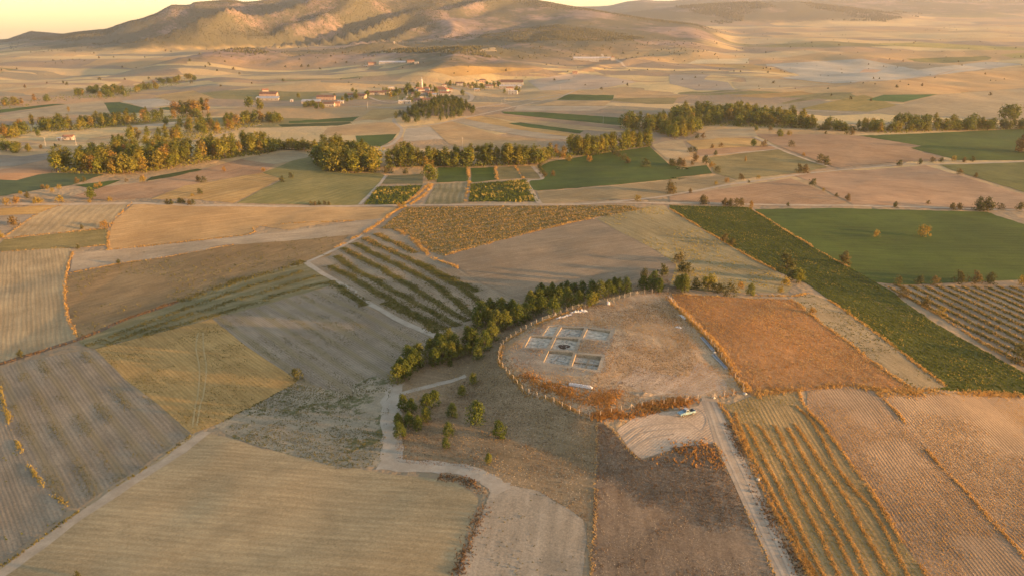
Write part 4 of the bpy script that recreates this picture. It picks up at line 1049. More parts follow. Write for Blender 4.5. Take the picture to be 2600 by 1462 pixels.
cluster(pick('d3 200,352 245,348 150,450 185,448 330,475', 'shrub', 11) + pick('d3 310,420 375,412', 'shrub', 9) + pick('d3 610,408', 'willow', 16) + pick('d3 685,412', 'shrub', 14), 'bush', 'around the golden strip under the wood', 'bushes by the golden strip')
cluster(pick('d3 185,515 265,535', 'shrub', 18) + pick('d3 60,550 100,552 20,545', 'shrub', 14) + pick('d3 310,562', 'dryshrub', 15) + pick('d3 345,595', 'shrub', 13) + pick('d3 550,520', 'autumn', 13) + pick('d3 165,545', 'shrub', 9), 'bush', 'around the tip of the long green field', 'bushes by the long green field')
cluster(pick('d3 885,408', 'shrub', 13) + pick('d3 970,478', 'dryshrub', 9) + pick('d3 1100,525 1140,540', 'shrub', 18) + pick('d3 1670,550', 'shrub', 13) + pick('d3 1820,535', 'shrub', 12) + pick('d3 1910,522 1970,524', 'shrub', 11) + pick('d3 2070,515', 'dryshrub', 14) + pick('d3 2140,524 2200,520', 'shrub', 12), 'bush', 'along the far track at the right', 'bushes along the far track')
cluster(pick('d3 940,602 985,602', 'shrub', 19) + pick('d3 520,650', 'shrub', 13) + pick('d3 645,645', 'dryshrub', 9) + pick('d3 415,668', 'dryshrub', 12) + pick('d3 340,685', 'dryshrub', 10) + pick('d3 150,745', 'shrub', 10) + pick('d3 12,745', 'shrub', 24) + pick('d3 575,672', 'shrub', 6), 'bush', 'along the branch track in the middle right', 'bushes along the branch track')
cluster(pick('d3 1040,695', 'shrub', 16) + pick('d3 1120,730', 'dryshrub', 8) + pick('d3 1215,775', 'shrub', 9) + pick('d3 1295,800', 'shrub', 15) + pick('d3 1880,828', 'shrub', 9) + pick('d3 250,828', 'shrub', 18), 'bush', 'between the two brown ploughed fields', 'bushes between brown fields')
cluster(pick('d3 2110,608 2220,635', 'shrub', 11) + pick('d3 2562,452', 'shrub', 40), 'bush', 'beside the yellow green crop at the right edge', 'bushes by the yellow crop')
cluster(pick('d2 2440,748', 'shrub', 20) + pick('d2 2200,806', 'dryshrub', 14), 'lone bush', 'on the olive brown strip above the straight road', 'bushes above the road')
cluster(pick('d2 1500,605 1525,628 1490,570 1585,622', 'shrub', 13) + pick('d2 1850,520', 'dryshrub', 16) + pick('d2 2030,465 2060,485 2100,510 2130,530', 'shrub', 14) + pick('d2 2260,555', 'shrub', 17) + pick('d2 2450,552 2510,545', 'shrub', 16) + pick('d2 1660,490 1700,515', 'dryshrub', 13), 'bush', 'scattered through the long green field', 'bushes in the long green field')
cluster(pick('d2 515,612', 'shrub', 14) + pick('d2 365,605 395,600', 'shrub', 14) + pick('d2 500,850 470,856', 'dryshrub', 12), 'low bush', 'around the small garden plots', 'bushes by the garden plots')
cluster(pick('d2 665,612', 'autumn', 42), 'slender golden poplar', 'at the head of the golden hedge', 'golden hedge trees')
cluster(pick('d2 690,655', 'willow', 34) + pick('d2 712,640 705,610', 'autumn', 32), 'tree', 'crowding beside the slender golden poplar', 'golden hedge trees')
cluster(pick('d1 665,795', 'willow', 28), 'round full tree', 'standing alone below the left tree belt')
cluster(pick('d1 50,835 120,825 270,820', 'dryshrub', 17) + pick('d1 200,782', 'shrub', 14) + pick('d1 430,812', 'dryshrub', 18) + pick('d1 300,820', 'dryshrub', 14) + pick('d1 800,805', 'dryshrub', 12) + pick('d1 150,755', 'dryshrub', 9) + pick('d1 650,815', 'dryshrub', 9), 'orange bush', 'along the road verge at the far left', 'bushes at the left verge')
cluster(pick('d1 1440,662 1480,668', 'shrub', 13) + pick('d1 1455,755', 'shrub', 13) + pick('d1 2050,665 2115,640', 'shrub', 13) + pick('d1 1915,590', 'dryshrub', 10) + pick('d1 1630,590', 'dryshrub', 11) + pick('d1 1400,770', 'dryshrub', 8), 'bush', 'on the golden stubble patch and its rim', 'bushes on the golden patch')
cluster(pick('d1 1215,828 1245,830 1300,822 1330,824 1375,832 1400,830', 'shrub', 12) + pick('d1 2290,834 2320,832 2360,832 2390,834 2260,834', 'shrub', 9), 'low bush', 'in the hedge tufts on the straight road', 'hedge tufts on the road')
cluster(pick('d1 700,708 730,700', 'dryshrub', 11) + pick('d1 430,716 345,720 380,740', 'dryshrub', 10) + pick('d1 610,668 560,672', 'shrub', 12) + pick('d1 1040,655 1040,668', 'dryshrub', 12) + pick('d1 920,665', 'shrub', 7) + pick('d1 310,715', 'dryshrub', 9), 'orange bush', 'around the small green triangle', 'bushes by the green triangle')
cluster(pick('e1 105,212', 'shrub', 22) + pick('e1 595,235', 'shrub', 11) + pick('e1 760,225', 'dryshrub', 16) + pick('e1 565,380', 'shrub', 10) + pick('e1 862,486', 'shrub', 11) + pick('e1 5,300', 'dryshrub', 16), 'bush', 'among the sunlit fields at the left', 'bushes in the left fields')
cluster(pick('e1 150,1160', 'shrub', 17), 'spindly dark bush', 'beside the dark ditch at the far left', None)
cluster(pick('e1 2150,1318', 'shrub', 24), 'dark round bush', 'at the right tip of the yellow kite field', None)
cluster(pick('g1 560,1445', 'shrub', 14), 'low dark scrub mound', 'at the bottom edge of the stubble field', None)

# ------------------------------------------------------------------ tree belts
def scatter_px(poly, n, g):
    pts = np.array(poly); lo, hi = pts.min(0), pts.max(0)
    out = []
    while len(out) < n:
        q = g.uniform(lo, hi, (n * 4, 2))
        out += [tuple(p) for p in q[poly_inside(q[:, 0], q[:, 1], poly)]]
    return out[:n]
grn = np.random.default_rng(77)
def belt(text, n, kinds, hm, label, group, gap=2.2, wide=1.3):
    """n trees standing inside a surveyed patch; kinds: list of (kind, weight); hm: height range in metres."""
    poly = [tuple(p) for p in unproj(P(text))]
    pts = np.array(poly); lo, hi = pts.min(0), pts.max(0)
    placed, tries = [], 0
    while len(placed) < n and tries < n * 60:
        q = grn.uniform(lo, hi); tries += 1
        if not poly_inside(q[:1], q[1:], poly)[0]: continue
        if any((q[0] - a) ** 2 + (q[1] - b) ** 2 < gap * gap for a, b in placed): continue
        placed.append(tuple(q))
    ks, ws = [k for k, w in kinds], np.array([w for k, w in kinds], float); ws /= ws.sum()
    if not placed: return
    tt = np.array([x / y for x, y in placed]); yy = np.array([y for x, y in placed])
    for x, y in placed:
        k = str(grn.choice(ks, p=ws))
        f = {'willow': 0.8, 'shrub': 0.34, 'dryshrub': 0.3, 'autumn': 0.85}.get(k, 1.0)
        look = {'poplar': 'green poplar', 'willow': 'rounded leafy tree', 'autumn': 'golden leaved tree', 'grove': 'dark pine', 'shrub': 'low bush', 'dryshrub': 'dry bush'}[k]
        q = (x / y - tt.min()) / (np.ptp(tt) + 1e-6)
        side = ['at the left end of', 'left of centre in', 'in the centre of', 'right of centre in', 'at the right end of'][min(4, int(q * 5))]
        near = '' if n < 12 else ('front ' if y < np.percentile(yy, 33) else 'rear ' if y > np.percentile(yy, 67) else 'inner ')
        lb = f'{near}{look} {side} {label}'
        tree(k, x, y, grn.uniform(*hm) * f * 1.12, lb, group, wide=wide)
PW = [('poplar', 7), ('willow', 2), ('autumn', 1)]
belt('d1 385,602 730,612 1000,603 1300,563 1560,513 1880,473 2000,445 1870,415 1600,460 1250,470 1000,490 800,510 560,545 400,568', 105, [('poplar', 6), ('willow', 2), ('autumn', 2)], (11, 16), 'the broad left belt', 'left lower tree belt', 4.0)
belt('d1 770,490 1100,440 1060,405 850,430', 8, [('poplar', 1)], (10, 13), 'the bright green row in the left belt', 'bright green trees in the left belt', 5)
belt('d1 900,395 1280,375 1500,345 1640,305 1860,262 1930,225 1800,205 1600,250 1400,275 1200,330 1050,345 900,380', 46, [('poplar', 5), ('autumn', 3), ('willow', 1)], (10, 15), 'the diagonal belt', 'diagonal tree belt', 4.5)
belt('d1 -40,380 100,345 230,303 420,303 700,283 960,253 1240,213 1480,193 1450,180 1200,195 900,222 600,245 300,255 230,268 60,320 -40,355', 58, [('poplar', 5), ('willow', 3), ('autumn', 1.5)], (10, 14), 'the long upper left belt', 'upper left tree belt', 5)
belt('d1 1270,190 1500,185 1520,165 1400,165 1280,172', 9, [('poplar', 4), ('autumn', 3)], (15, 19), 'the tall upper left group', 'tall poplars at the belt end', 5)
cluster(pick('d1 1810,128 1890,140', 'willow', 24), 'dark rounded tree', 'beside the long red roofed barn', 'dark trees by the barn')
belt('d1 1950,215 2080,225 2050,235 1960,240', 5, [('willow', 1)], (9, 11), 'the dark willows by the green bar', 'dark willows at the belt end', 4)
belt('d1 2285,530 2400,597 2576,607 d2 120,607 320,597 300,560 240,500 50,475 -100,470 d1 2350,480 2290,500', 46, [('poplar', 5), ('willow', 5)], (13, 18), 'the clump beside the meadow', 'clump beside the meadow', 5)
belt('d1 1880,452 2100,434 2295,455 2295,435 2100,415 1890,430', 18, [('willow', 3), ('poplar', 2)], (8, 10), 'the low trees behind the pale field', 'low trees behind the pale field', 4)
belt('d2 250,470 640,430 640,445 420,480 250,490', 6, [('willow', 1), ('shrub', 1)], (9, 11), 'the bushy gap behind the poplars', 'bushy trees behind the poplars', 4)
belt('d2 385,563 640,553 880,558 1030,553 1250,548 1400,548 1480,538 1475,520 1250,530 880,540 390,545', 52, [('poplar', 8), ('willow', 2)], (11, 15.5), 'the row behind the garden plots', 'poplar row behind the plots', 3.2)
belt('d2 1480,535 1580,492 1700,472 1700,455 1560,475 1480,515', 10, [('autumn', 3), ('willow', 2), ('shrub', 2)], (8, 12), 'the rusty gap in the poplar row', 'rusty trees in the row', 3)
belt('d2 1700,475 1850,475 2000,445 2290,405 2290,392 2000,425 1850,452 1700,455', 40, [('poplar', 9), ('autumn', 1)], (12, 15), 'the slanting poplar row', 'slanting poplar row', 3.2)
belt('d2 2080,285 2290,305 2500,355 d3 0,357 180,328 200,262 60,240 -100,235 d2 2300,250 2150,230', 50, [('poplar', 5), ('willow', 4), ('autumn', 1)], (11, 16), 'the large wood, lower lobe', 'left end of the large wood', 5)
belt('d3 200,262 600,262 760,262 900,275 1080,292 1080,262 830,215 690,180 500,160 130,170 0,200 60,240', 84, [('poplar', 5), ('willow', 6), ('autumn', 0.6)], (12, 17), 'the large wood, dense part', 'middle of the large wood', 5)
belt('d3 1080,292 1650,312 2100,292 2650,277 2650,262 2100,275 1650,290 1100,272', 72, [('willow', 5), ('poplar', 2), ('autumn', 1.5), ('shrub', 3)], (9, 13), 'the long right tree belt', 'right tree belt', 4)
belt('d3 1640,262 1780,262 2240,262 2240,250 1650,250', 9, [('poplar', 3), ('willow', 2)], (12, 14), 'the taller trees of the right belt', 'taller trees in the right belt', 6)
cluster(pick('d3 2435,212 2490,212', 'willow', 32), 'golden green round tree', 'standing alone behind the right belt', 'lone round trees')
belt('c1 -40,795 270,772 300,745 560,735 960,703 1160,645 1160,620 900,645 680,655 520,695 380,725 -40,775', 46, [('willow', 5), ('autumn', 1.4), ('poplar', 1)], (9, 13), 'the farthest left belt', 'farthest left tree belt', 6)
belt('c1 1160,610 1430,585 1400,570 1150,590', 10, [('willow', 1)], (9, 12), 'the thin belt under the hills', 'thin far belt', 7)
belt('d2 442,205 545,255 640,236 760,226 900,196 1035,166 960,118 850,72 760,78 700,100 600,132 500,172', 150, [('grove', 1)], (6.2, 9), 'the grove on the knoll', 'pine grove on the knoll', 4.0, 1.15)
belt('d1 10,440 130,450 130,430 20,410', 4, [('willow', 1)], (6, 9), 'the trees near the small left farm', 'trees near the small farm', 5)
cluster(pick('d1 110,455', 'willow', 17) + pick('d1 210,445', 'willow', 18) + pick('d1 300,425', 'shrub', 10) + pick('d1 400,420', 'shrub', 9) + pick('d1 675,440', 'willow', 18) + pick('d1 280,335', 'willow', 14) + pick('d1 500,160', 'autumn', 13) + pick('d1 1060,160', 'willow', 12)
        + pick('d1 1210,250 1310,265', 'willow', 18), 'tree', 'scattered across the left middle ground', 'scattered left trees')
def thicket(text, n, hm, label, mat):
    poly = [tuple(p) for p in unproj(P(text))]
    pts = np.array(poly); lo, hi = pts.min(0), pts.max(0)
    q = grn.uniform(lo, hi, (n * 12, 2)); q = q[poly_inside(q[:, 0], q[:, 1], poly)][:n]
    z = height(q[:, 0], q[:, 1])
    k = 9
    c = np.repeat(np.stack([q[:, 0], q[:, 1], z], 1), k, 0) + np.stack([grn.normal(0, 1.5, n_ := len(q) * k), grn.normal(0, 1.5, n_), grn.uniform(0.1, 1, n_) ** 1.3 * np.repeat(grn.uniform(0.4, 1, len(q)) * hm, k)], 1)
    u = grn.normal(0, 1, (n_, 3)); u /= np.linalg.norm(u, axis=1)[:, None]
    w = np.cross(u, grn.normal(0, 1, (n_, 3))); w /= np.linalg.norm(w, axis=1)[:, None]
    s_ = grn.uniform(0.5, 1.0, n_)[:, None]
    V = np.stack([c - u * s_, c + w * s_ * .6, c + u * s_, c - w * s_ * .6], 1).reshape(-1, 3)
    tag(put('undergrowth', mesh_np('undergrowth', V, np.arange(len(V)).reshape(-1, 4), [mat], False)), label, kind='stuff')
for tx, n_t, h_t, lb_t in (
    ('d1 385,602 730,612 1000,603 1300,563 1560,513 1880,473 2000,445 1870,425 1600,480 1250,500 1000,540 800,560 560,575 400,580', 420, 4.5, 'undergrowth of the broad left belt'),
    ('d1 900,395 1280,378 1500,348 1640,308 1860,264 1930,228 1800,225 1600,265 1400,295 1200,345 900,385', 220, 4.5, 'undergrowth of the diagonal belt'),
    ('d1 -40,380 100,345 230,303 420,303 700,283 960,253 1240,213 1480,193 1450,183 1200,200 900,230 600,255 300,270 60,330 -40,365', 300, 4.5, 'undergrowth of the upper left belt'),
    ('d1 2285,530 2400,597 2576,607 d2 120,607 320,597 300,560 240,500 50,475 -100,470 d1 2350,480 2290,500', 260, 5.5, 'undergrowth of the meadow clump'),
    ('d2 325,590 385,563 640,553 880,558 1250,548 1480,540 1580,494 1850,477 2290,407 2290,395 2000,430 1700,458 1480,520 880,542 390,547', 330, 4.0, 'undergrowth of the poplar rows'),
    ('d2 2080,285 2290,305 2500,355 d3 0,357 180,328 200,264 900,277 1080,294 1650,314 2100,294 2650,279 2650,262 2100,275 1650,290 1080,265 690,200 130,190 -100,235 d2 2300,250 2150,230', 900, 4.5, 'undergrowth of the large wood and right belt'),
    ('c1 -40,795 270,772 300,745 560,735 960,703 1160,645 1430,585 1400,572 1160,605 900,645 680,655 520,695 380,725 -40,775', 260, 5.0, 'undergrowth of the farthest left belt')):
    thicket(tx, n_t, h_t, lb_t, M_WILL)
# trees of the village
VT = 'v5 410,265 450,250 620,300 590,230 640,270 900,200 970,190 1000,180 1080,215 1130,205 1310,150 1360,160 1410,160 1620,170 1680,165 1740,165 1800,180 1880,155 1930,160 1980,165 2040,155 2090,150 1720,215 1780,220 1850,225 2130,265 2330,255 2350,245 2300,235 920,320 1000,360 880,330 1080,330 1180,345 1300,350 1390,350 680,385 790,390 1540,300 60,330 180,320 20,345 470,300 560,320 830,260 1090,290 1150,270 1330,230 1440,170 1560,175 1650,200 1990,200 2060,180 1820,205 850,300 730,290 600,265'
vt = P(VT)
for k, (a, b) in enumerate(vt):
    x, y = unproj([(a, b)])[0]
    tree('willow' if k % 3 else 'poplar', x, y, prn.uniform(6, 10), f'leafy garden tree at the {["left end", "left middle", "middle", "right middle", "right end"][min(4, int((a - 900) / 86))]} of the village houses', 'village garden trees')
cluster(pick('v5 510,345', 'autumn', 22), 'broad golden tree', 'in front of the left village houses', None)
cluster(pick('v5 760,255', 'willow', 20), 'tall dark tree', 'left of the minaret', None)
for a, b in P('v6 1450,440 1540,460 1350,440 1250,455 1990,260 2000,290 1930,340 2010,350 2100,330 2180,290 1560,480 1450,480 1400,430 2110,170 2180,190 1780,265 1130,280 2370,260 1300,440'):
    x, y = unproj([(a, b)])[0]
    tree('willow', x, y, prn.uniform(4.5, 8), 'dark tree beside the old farm sheds', 'trees by the farm sheds')
# bushes dotted on the far plain
for k in range(90):
    px, py = grn.uniform(900, 2620), 70 + 190 * grn.uniform() ** 1.4
    if 900 < px < 1370 and 185 < py < 320: continue
    if py > 225 and 1550 < px < 2000: continue
    x, y = unproj([(px, py)])[0]
    tree('shrub', x, y, grn.uniform(2.5, 5.2), f'small dark bush, {["upper", "middle", "lower"][min(2, int((py - 70) / 64))]} part of the far plain, {["left of", "behind", "just right of", "far right of", "farthest right of"][min(4, int((px - 900) / 345))]} the village', 'bushes dotted on the far plain', parts=False)
for k in range(36):
    px, py = grn.uniform(0, 900), grn.uniform(130, 225)
    x, y = unproj([(px, py)])[0]
    tree('shrub', x, y, grn.uniform(3.0, 6.5), f'small dark bush on the {["far left", "left", "right"][min(2, int(px / 300))]} {["upper", "lower"][int(py > 178)]} slopes left of the village', 'bushes on the left slopes', parts=False)

# ------------------------------------------------------------------ grasses, weeds and crop rows (nobody could count them)
def leaf_plain(name, c1, c2, trans=0.2):
    t = NT(name); p = t.pos()
    n = t.noise(p, 0.35, 4, 0.7)
    col = t.mix(t.ramp(n, 0.35, 0.68), c1, c2); t.color(col)
    tr = t.n.new('ShaderNodeBsdfTranslucent'); t.l.new(col, tr.inputs[0])
    ms = t.n.new('ShaderNodeMixShader'); ms.inputs[0].default_value = trans
    t.l.new(t.b.outputs[0], ms.inputs[1]); t.l.new(tr.outputs[0], ms.inputs[2]); t.l.new(ms.outputs[0], t.n['Material Output'].inputs[0])
    return t.m
G_GOLD = leaf_plain('golden_grass', (0.42, 0.25, 0.075), (0.60, 0.39, 0.14), 0.3)
G_ORNG = leaf_plain('rusty_weeds', (0.36, 0.18, 0.05), (0.50, 0.28, 0.085), 0.3)
G_BRWN = leaf_plain('brown_weeds', (0.15, 0.095, 0.05), (0.25, 0.165, 0.085))
G_STRW = leaf_plain('straw_grass', (0.42, 0.29, 0.12), (0.55, 0.40, 0.18))
G_OLIV = leaf_plain('olive_weeds', (0.11, 0.105, 0.03), (0.20, 0.17, 0.048))
G_GREN = leaf_plain('green_leaves', (0.075, 0.098, 0.014), (0.145, 0.155, 0.026))
G_YELL = leaf_plain('yellow_flowering_weeds', (0.30, 0.235, 0.05), (0.42, 0.32, 0.085))
G_WHIT = leaf_plain('pale_seed_heads', (0.42, 0.36, 0.27), (0.55, 0.47, 0.36))
gts = np.random.default_rng(3)
def tufts(name, xy, h, w, mat, label, blades=4):
    xy = np.asarray(xy, float)
    n = len(xy)
    if n == 0: return
    z = height(xy[:, 0], xy[:, 1])
    hs = gts.uniform(0.5, 1.25, n) * h
    V = np.zeros((n, blades, 3, 3)); 
    for b in range(blades):
        a = gts.uniform(0, 2 * math.pi, n)
        ww = w * gts.uniform(0.6, 1.3, n) * 0.5
        lean = gts.normal(0, 0.35, (n, 2)) * hs[:, None]
        ca, sa = np.cos(a) * ww, np.sin(a) * ww
        off = gts.normal(0, w * 0.3, (n, 2))
        cx, cy = xy[:, 0] + off[:, 0], xy[:, 1] + off[:, 1]
        V[:, b, 0] = np.stack([cx - ca, cy - sa, z], 1)
        V[:, b, 1] = np.stack([cx + ca, cy + sa, z], 1)
        V[:, b, 2] = np.stack([cx + lean[:, 0], cy + lean[:, 1], z + hs], 1)
    F = np.arange(n * blades * 3).reshape(-1, 3)
    o = put(name, mesh_np(name, V.reshape(-1, 3), F, [mat], False))
    return tag(o, label, kind='stuff')
def strip(texts, wid, dens, gaps=0.12):
    """Points along surveyed lines; wid in metres, dens per square metre."""
    out = []
    for tx in (texts if isinstance(texts, list) else [texts]):
        c = spline(unproj(P(tx)), 8)
        seg = np.diff(c, axis=0); L = np.hypot(seg[:, 0], seg[:, 1]); n = int(L.sum() * wid * dens)
        s = gts.uniform(0, L.sum(), n); cs = np.concatenate([[0], np.cumsum(L)])
        k = np.clip(np.searchsorted(cs, s) - 1, 0, len(L) - 1); f = (s - cs[k]) / np.maximum(L[k], 1e-6)
        p = c[k] + seg[k] * f[:, None]
        nr = np.stack([-seg[k][:, 1], seg[k][:, 0]], 1) / np.maximum(L[k], 1e-6)[:, None]
        wob = vnoise(p[:, 0] / 6, p[:, 1] / 6, 5)
        keep = gts.uniform(-0.9, 0.7, n) < wob * (1.4 if gaps < 0.5 else 0.8) + gaps
        out.append((p + nr * (gts.normal(0, wid * 0.38, n) + wob * wid * 0.35)[:, None])[keep])
    return np.concatenate(out)
def fill(key, dens, row=None, rowjit=0.18, patch=None, thr=0.0):
    plan, ang = PLAN[key]
    lo, hi = plan.min(0), plan.max(0)
    hi = np.minimum(hi, [330, 900]); lo = np.maximum(lo, [-300, 95])
    n = int((hi[0] - lo[0]) * (hi[1] - lo[1]) * dens)
    q = gts.uniform(lo, hi, (n, 2))
    if row:
        ca, sa = math.cos(ang), math.sin(ang)
        u, v = q[:, 0] * ca + q[:, 1] * sa, -q[:, 0] * sa + q[:, 1] * ca
        v = (np.round(v / row) + gts.normal(0, rowjit, n)) * row
        q = np.stack([u * ca - v * sa, u * sa + v * ca], 1)
    q = q[poly_inside(q[:, 0], q[:, 1], plan)]
    tt = q[:, 0] / q[:, 1]
    q = q[np.abs(tt) < 0.86]
    if patch:
        nz = fbm(q[:, 0] / patch, q[:, 1] / patch, 61, 3)
        q = q[gts.uniform(-0.3, 0.3, len(q)) + nz > thr]
    for h_ in TRENCH:
        cc = h_.mean(0)
        q = q[~poly_inside(q[:, 0], q[:, 1], cc + (h_ - cc) * 1.25)]
    return q
# verges and field margins
tufts('verge_grass', strip(['g3 360,175 430,280 540,500 660,760 760,960 880,1180 1010,1437 1100,1640', 'g3 940,100 1000,230 1140,380 1300,600 1450,800 1600,1050 1720,1230 1870,1437 2000,1640',
      'g3 1510,100 1700,310 1900,560 2130,800 2400,1100 2640,1360'], 0.95, 30), 0.5, 0.14, G_GOLD, 'tall golden grass on the margins of the right fields')
tufts('verge_grass', strip(['g3 325,470 405,640 505,860 612,1110 765,1437'], 0.8, 8), 0.4, 0.22, G_STRW, 'thin pale grass along the left road edge')
tufts('verge_scrub', strip(['g3 420,330 520,560 640,830 730,1030 850,1250 950,1437'], 2.0, 7), 0.5, 0.22, G_BRWN, 'dark scrub between the road and the golden verge')
tufts('fence_grass', strip(['e2 1215,1080 1200,1150 1200,1210 1250,1270 1310,1340 1400,1437 g2 1500,140 1600,180 1730,240 1840,280', 'e2 1230,1060 1330,1000 1480,920 1600,875 1800,805'], 1.0, 22), 0.55, 0.15, G_GOLD, 'rusty grass under the mound fence')
tufts('fence_grass', strip(['g2 1850,285 2000,255 2200,210 2400,185 2576,165', 'g3 -10,175 120,165 205,150', 'g3 330,130 480,105', 'g2 1900,300 2150,270 2400,215 2560,190'], 2.4, 18), 0.6, 0.18, G_ORNG, 'dense rusty grass bank along the front fence')
tufts('fence_grass', strip(['e3 0,730 60,810 150,890 260,1000 340,1090 430,1210 500,1330 560,1420', 'e3 130,880 300,1040'], 1.8, 20), 0.75, 0.18, G_GOLD, 'tall golden grass along the right fence')
tufts('bank_weeds', strip(['g2 1500,60 1700,100 1900,150 2050,180', 'g2 1600,120 1800,170 2000,210', 'g2 1420,60 1600,80 1900,110 2080,140', 'g2 1340,-20 1450,30 1560,60'], 4.5, 8), 0.55, 0.2, G_ORNG, 'rusty weeds behind the front fence')
tufts('margin_grass', strip(['e3 890,745 1040,870 1250,1020 1500,1210 1750,1400', 'e3 1150,750 1350,880 1580,1050 1800,1220 2010,1380', 'e3 0,85 170,190 400,330 600,450 780,540', 'e3 610,100 900,280 1150,430 1300,510',
      'e3 1740,740 1900,830 2100,950 2300,1080 2576,1230', 'e3 20,712 300,722 600,742 890,748', 'e3 600,715 900,720 1000,700'], 1.2, 12), 0.55, 0.22, G_GOLD, 'golden grass margins of the right hand strips')
tufts('margin_grass', strip(['g3 600,120 900,85 1300,50 1500,85 1850,95 2576,130', 'e3 1500,1430 1850,1437'], 3.0, 10), 0.55, 0.2, G_GOLD, 'golden bank above the lower right fields')
tufts('margin_grass', strip(['e2 0,372 200,270 330,185 450,100 520,70', 'e2 440,240 560,300 640,390 720,450 800,480 900,520', 'e2 790,430 1150,330 1500,240 1870,158', 'd2 500,830 600,760 690,680', 'd2 540,835 650,760 710,680', 'd2 965,560 975,660 950,810',
      'd2 1165,555 1180,650', 'd2 1310,550 1370,640'], 1.7, 6), 0.65, 0.32, G_GOLD, 'golden margins between the middle fields')
tufts('margin_grass', strip(['e1 960,45 830,170 790,250 780,390', 'e1 530,400 490,520 470,700 490,860 560,1020', 'e1 20,300 300,110 450,60', 'e1 780,385 1100,355 1800,275 1890,215 2576,175', 'e1 510,555 900,480 1200,440 1700,350',
      'e1 0,400 350,375 560,370 780,350', 'e1 30,305 780,230'], 1.1, 6), 0.5, 0.3, G_GOLD, 'golden margins between the left fields')
tufts('hedge_weeds', strip(['g1 0,60 10,110 60,300 150,520 300,760 500,940'], 1.0, 18), 0.42, 0.16, G_YELL, 'yellow weed hedge at the lower left')
tufts('hedge_weeds', strip(['g1 1395,408 1150,590 700,880 0,1372', 'g1 1560,345 1900,170 2150,40'], 0.9, 5), 0.35, 0.3, G_OLIV, 'low weeds on the lower left field edges')
tufts('margin_grass', strip(['g2 1905,330 1905,560 1888,900 1872,1300 1858,1437', 'g2 1950,330 2030,390 2100,480 2230,590 2450,530 2570,505'], 0.7, 14), 0.3, 0.15, G_STRW, 'pale grass line left of the dark brown field')
tufts('hedge_weeds', strip(['g2 750,725 900,740 1010,775 1100,830 1110,880 1060,1000 1000,1150 920,1330 880,1437'], 2.2, 12), 0.4, 0.18, G_BRWN, 'dark brown weed strip beside the small grey field')
tufts('ditch_weeds', strip(['e1 0,1212 250,1135 640,1008 900,895 1290,762'], 1.8, 9), 0.6, 0.3, G_BRWN, 'dark brown weeds filling the ditch')
tufts('ditch_weeds', strip(['e1 1290,762 1500,690 1700,620 2000,535 2210,470'], 5.0, 5), 0.6, 0.32, G_OLIV, 'olive weeds along the upper ditch')
# crop rows
rows23 = ['e2 290,270 450,340 590,410', 'e2 600,470 800,570 1040,690', 'e2 210,300 540,450 900,650 1080,790', 'e2 140,335 400,470 700,620 1010,870', 'e2 60,370 300,500 600,680 960,905', 'e2 0,430 250,580 550,750 900,940',
          'e2 -40,500 150,600 450,780 800,965', 'e2 -30,610 230,790', 'e2 350,770 600,880 740,985']
m_band = field_mat('crop_band_soil', (0.115, 0.105, 0.035), (0.20, 0.16, 0.06), streak=0.4, bump=0.12)
for r_ in rows23:
    way('crop_band', r_, 3.0, m_band, wob=0.16)
tufts('crop_row', strip(rows23, 3.4, 7.5, 0.7), 0.42, 0.28, G_OLIV, 'dark olive crop rows on pale earth')
tufts('crop_row', strip(rows23, 2.2, 2.6, 0.7), 0.45, 0.28, G_GREN, 'green leaves in the dark crop rows')
tufts('crop_row', strip(['e2 290,270 450,340 590,410', 'e2 210,300 400,390 560,460', 'e2 60,370 200,440', 'e2 450,240 560,310 660,400'], 2.8, 5), 0.5, 0.28, G_GOLD, 'rusty ends of the crop rows')  # golden tufts over the ends of some rows
rows24 = ['e1 620,1080 1290,830 1700,690 2200,540', 'e1 750,1075 1500,820 2000,660 2330,570', 'e1 1000,1020 1600,850 2100,690 2380,625']
tufts('crop_row', strip(rows24, 3.2, 5, 0.7), 0.42, 0.3, G_OLIV, 'olive crop rows in the long wedge')
rows12 = ['g3 470,250 560,480 680,720 830,1000 960,1260 1060,1437 1150,1600', 'g3 550,330 760,730 900,1000 1110,1437 1190,1600', 'g3 640,340 850,650 1070,1100 1230,1437', 'g3 760,340 960,720 1160,1060 1350,1437 1430,1600', 'g3 850,360 1060,720 1240,1050 1440,1437 1520,1600',
          'g3 900,330 1250,830 1400,1100 1590,1437 1670,1600', 'g3 920,200 1060,360 1280,740 1500,1000 1740,1437 1830,1600']
tufts('mown_swath', strip(rows12, 0.8, 46, 0.7), 0.32, 0.15, G_GOLD, 'golden straw swaths lying in long rows')
tufts('swath_weeds', fill('N12', 5.0, 1.1, 0.2, patch=14, thr=-0.1), 0.22, 0.14, G_YELL, 'yellow weeds between the straw swaths')
for key, lb in (('N13', 'golden stalk rows in the brown drilled field'), ('N14', 'golden stalk rows in the corner field')):
    tufts('stalk_rows', fill(key, 8.0, 0.85, 0.14, patch=16, thr=-0.2), 0.26, 0.13, G_GOLD, lb, 3)
tufts('vine_rows', fill('N19', 2.6, 5.5, 0.11), 0.6, 0.35, G_OLIV, 'olive vine rows at the right edge')
tufts('vine_rows', fill('N19', 0.8, 5.5, 0.13), 0.6, 0.34, G_GOLD, 'rusty leaves in the vine rows')
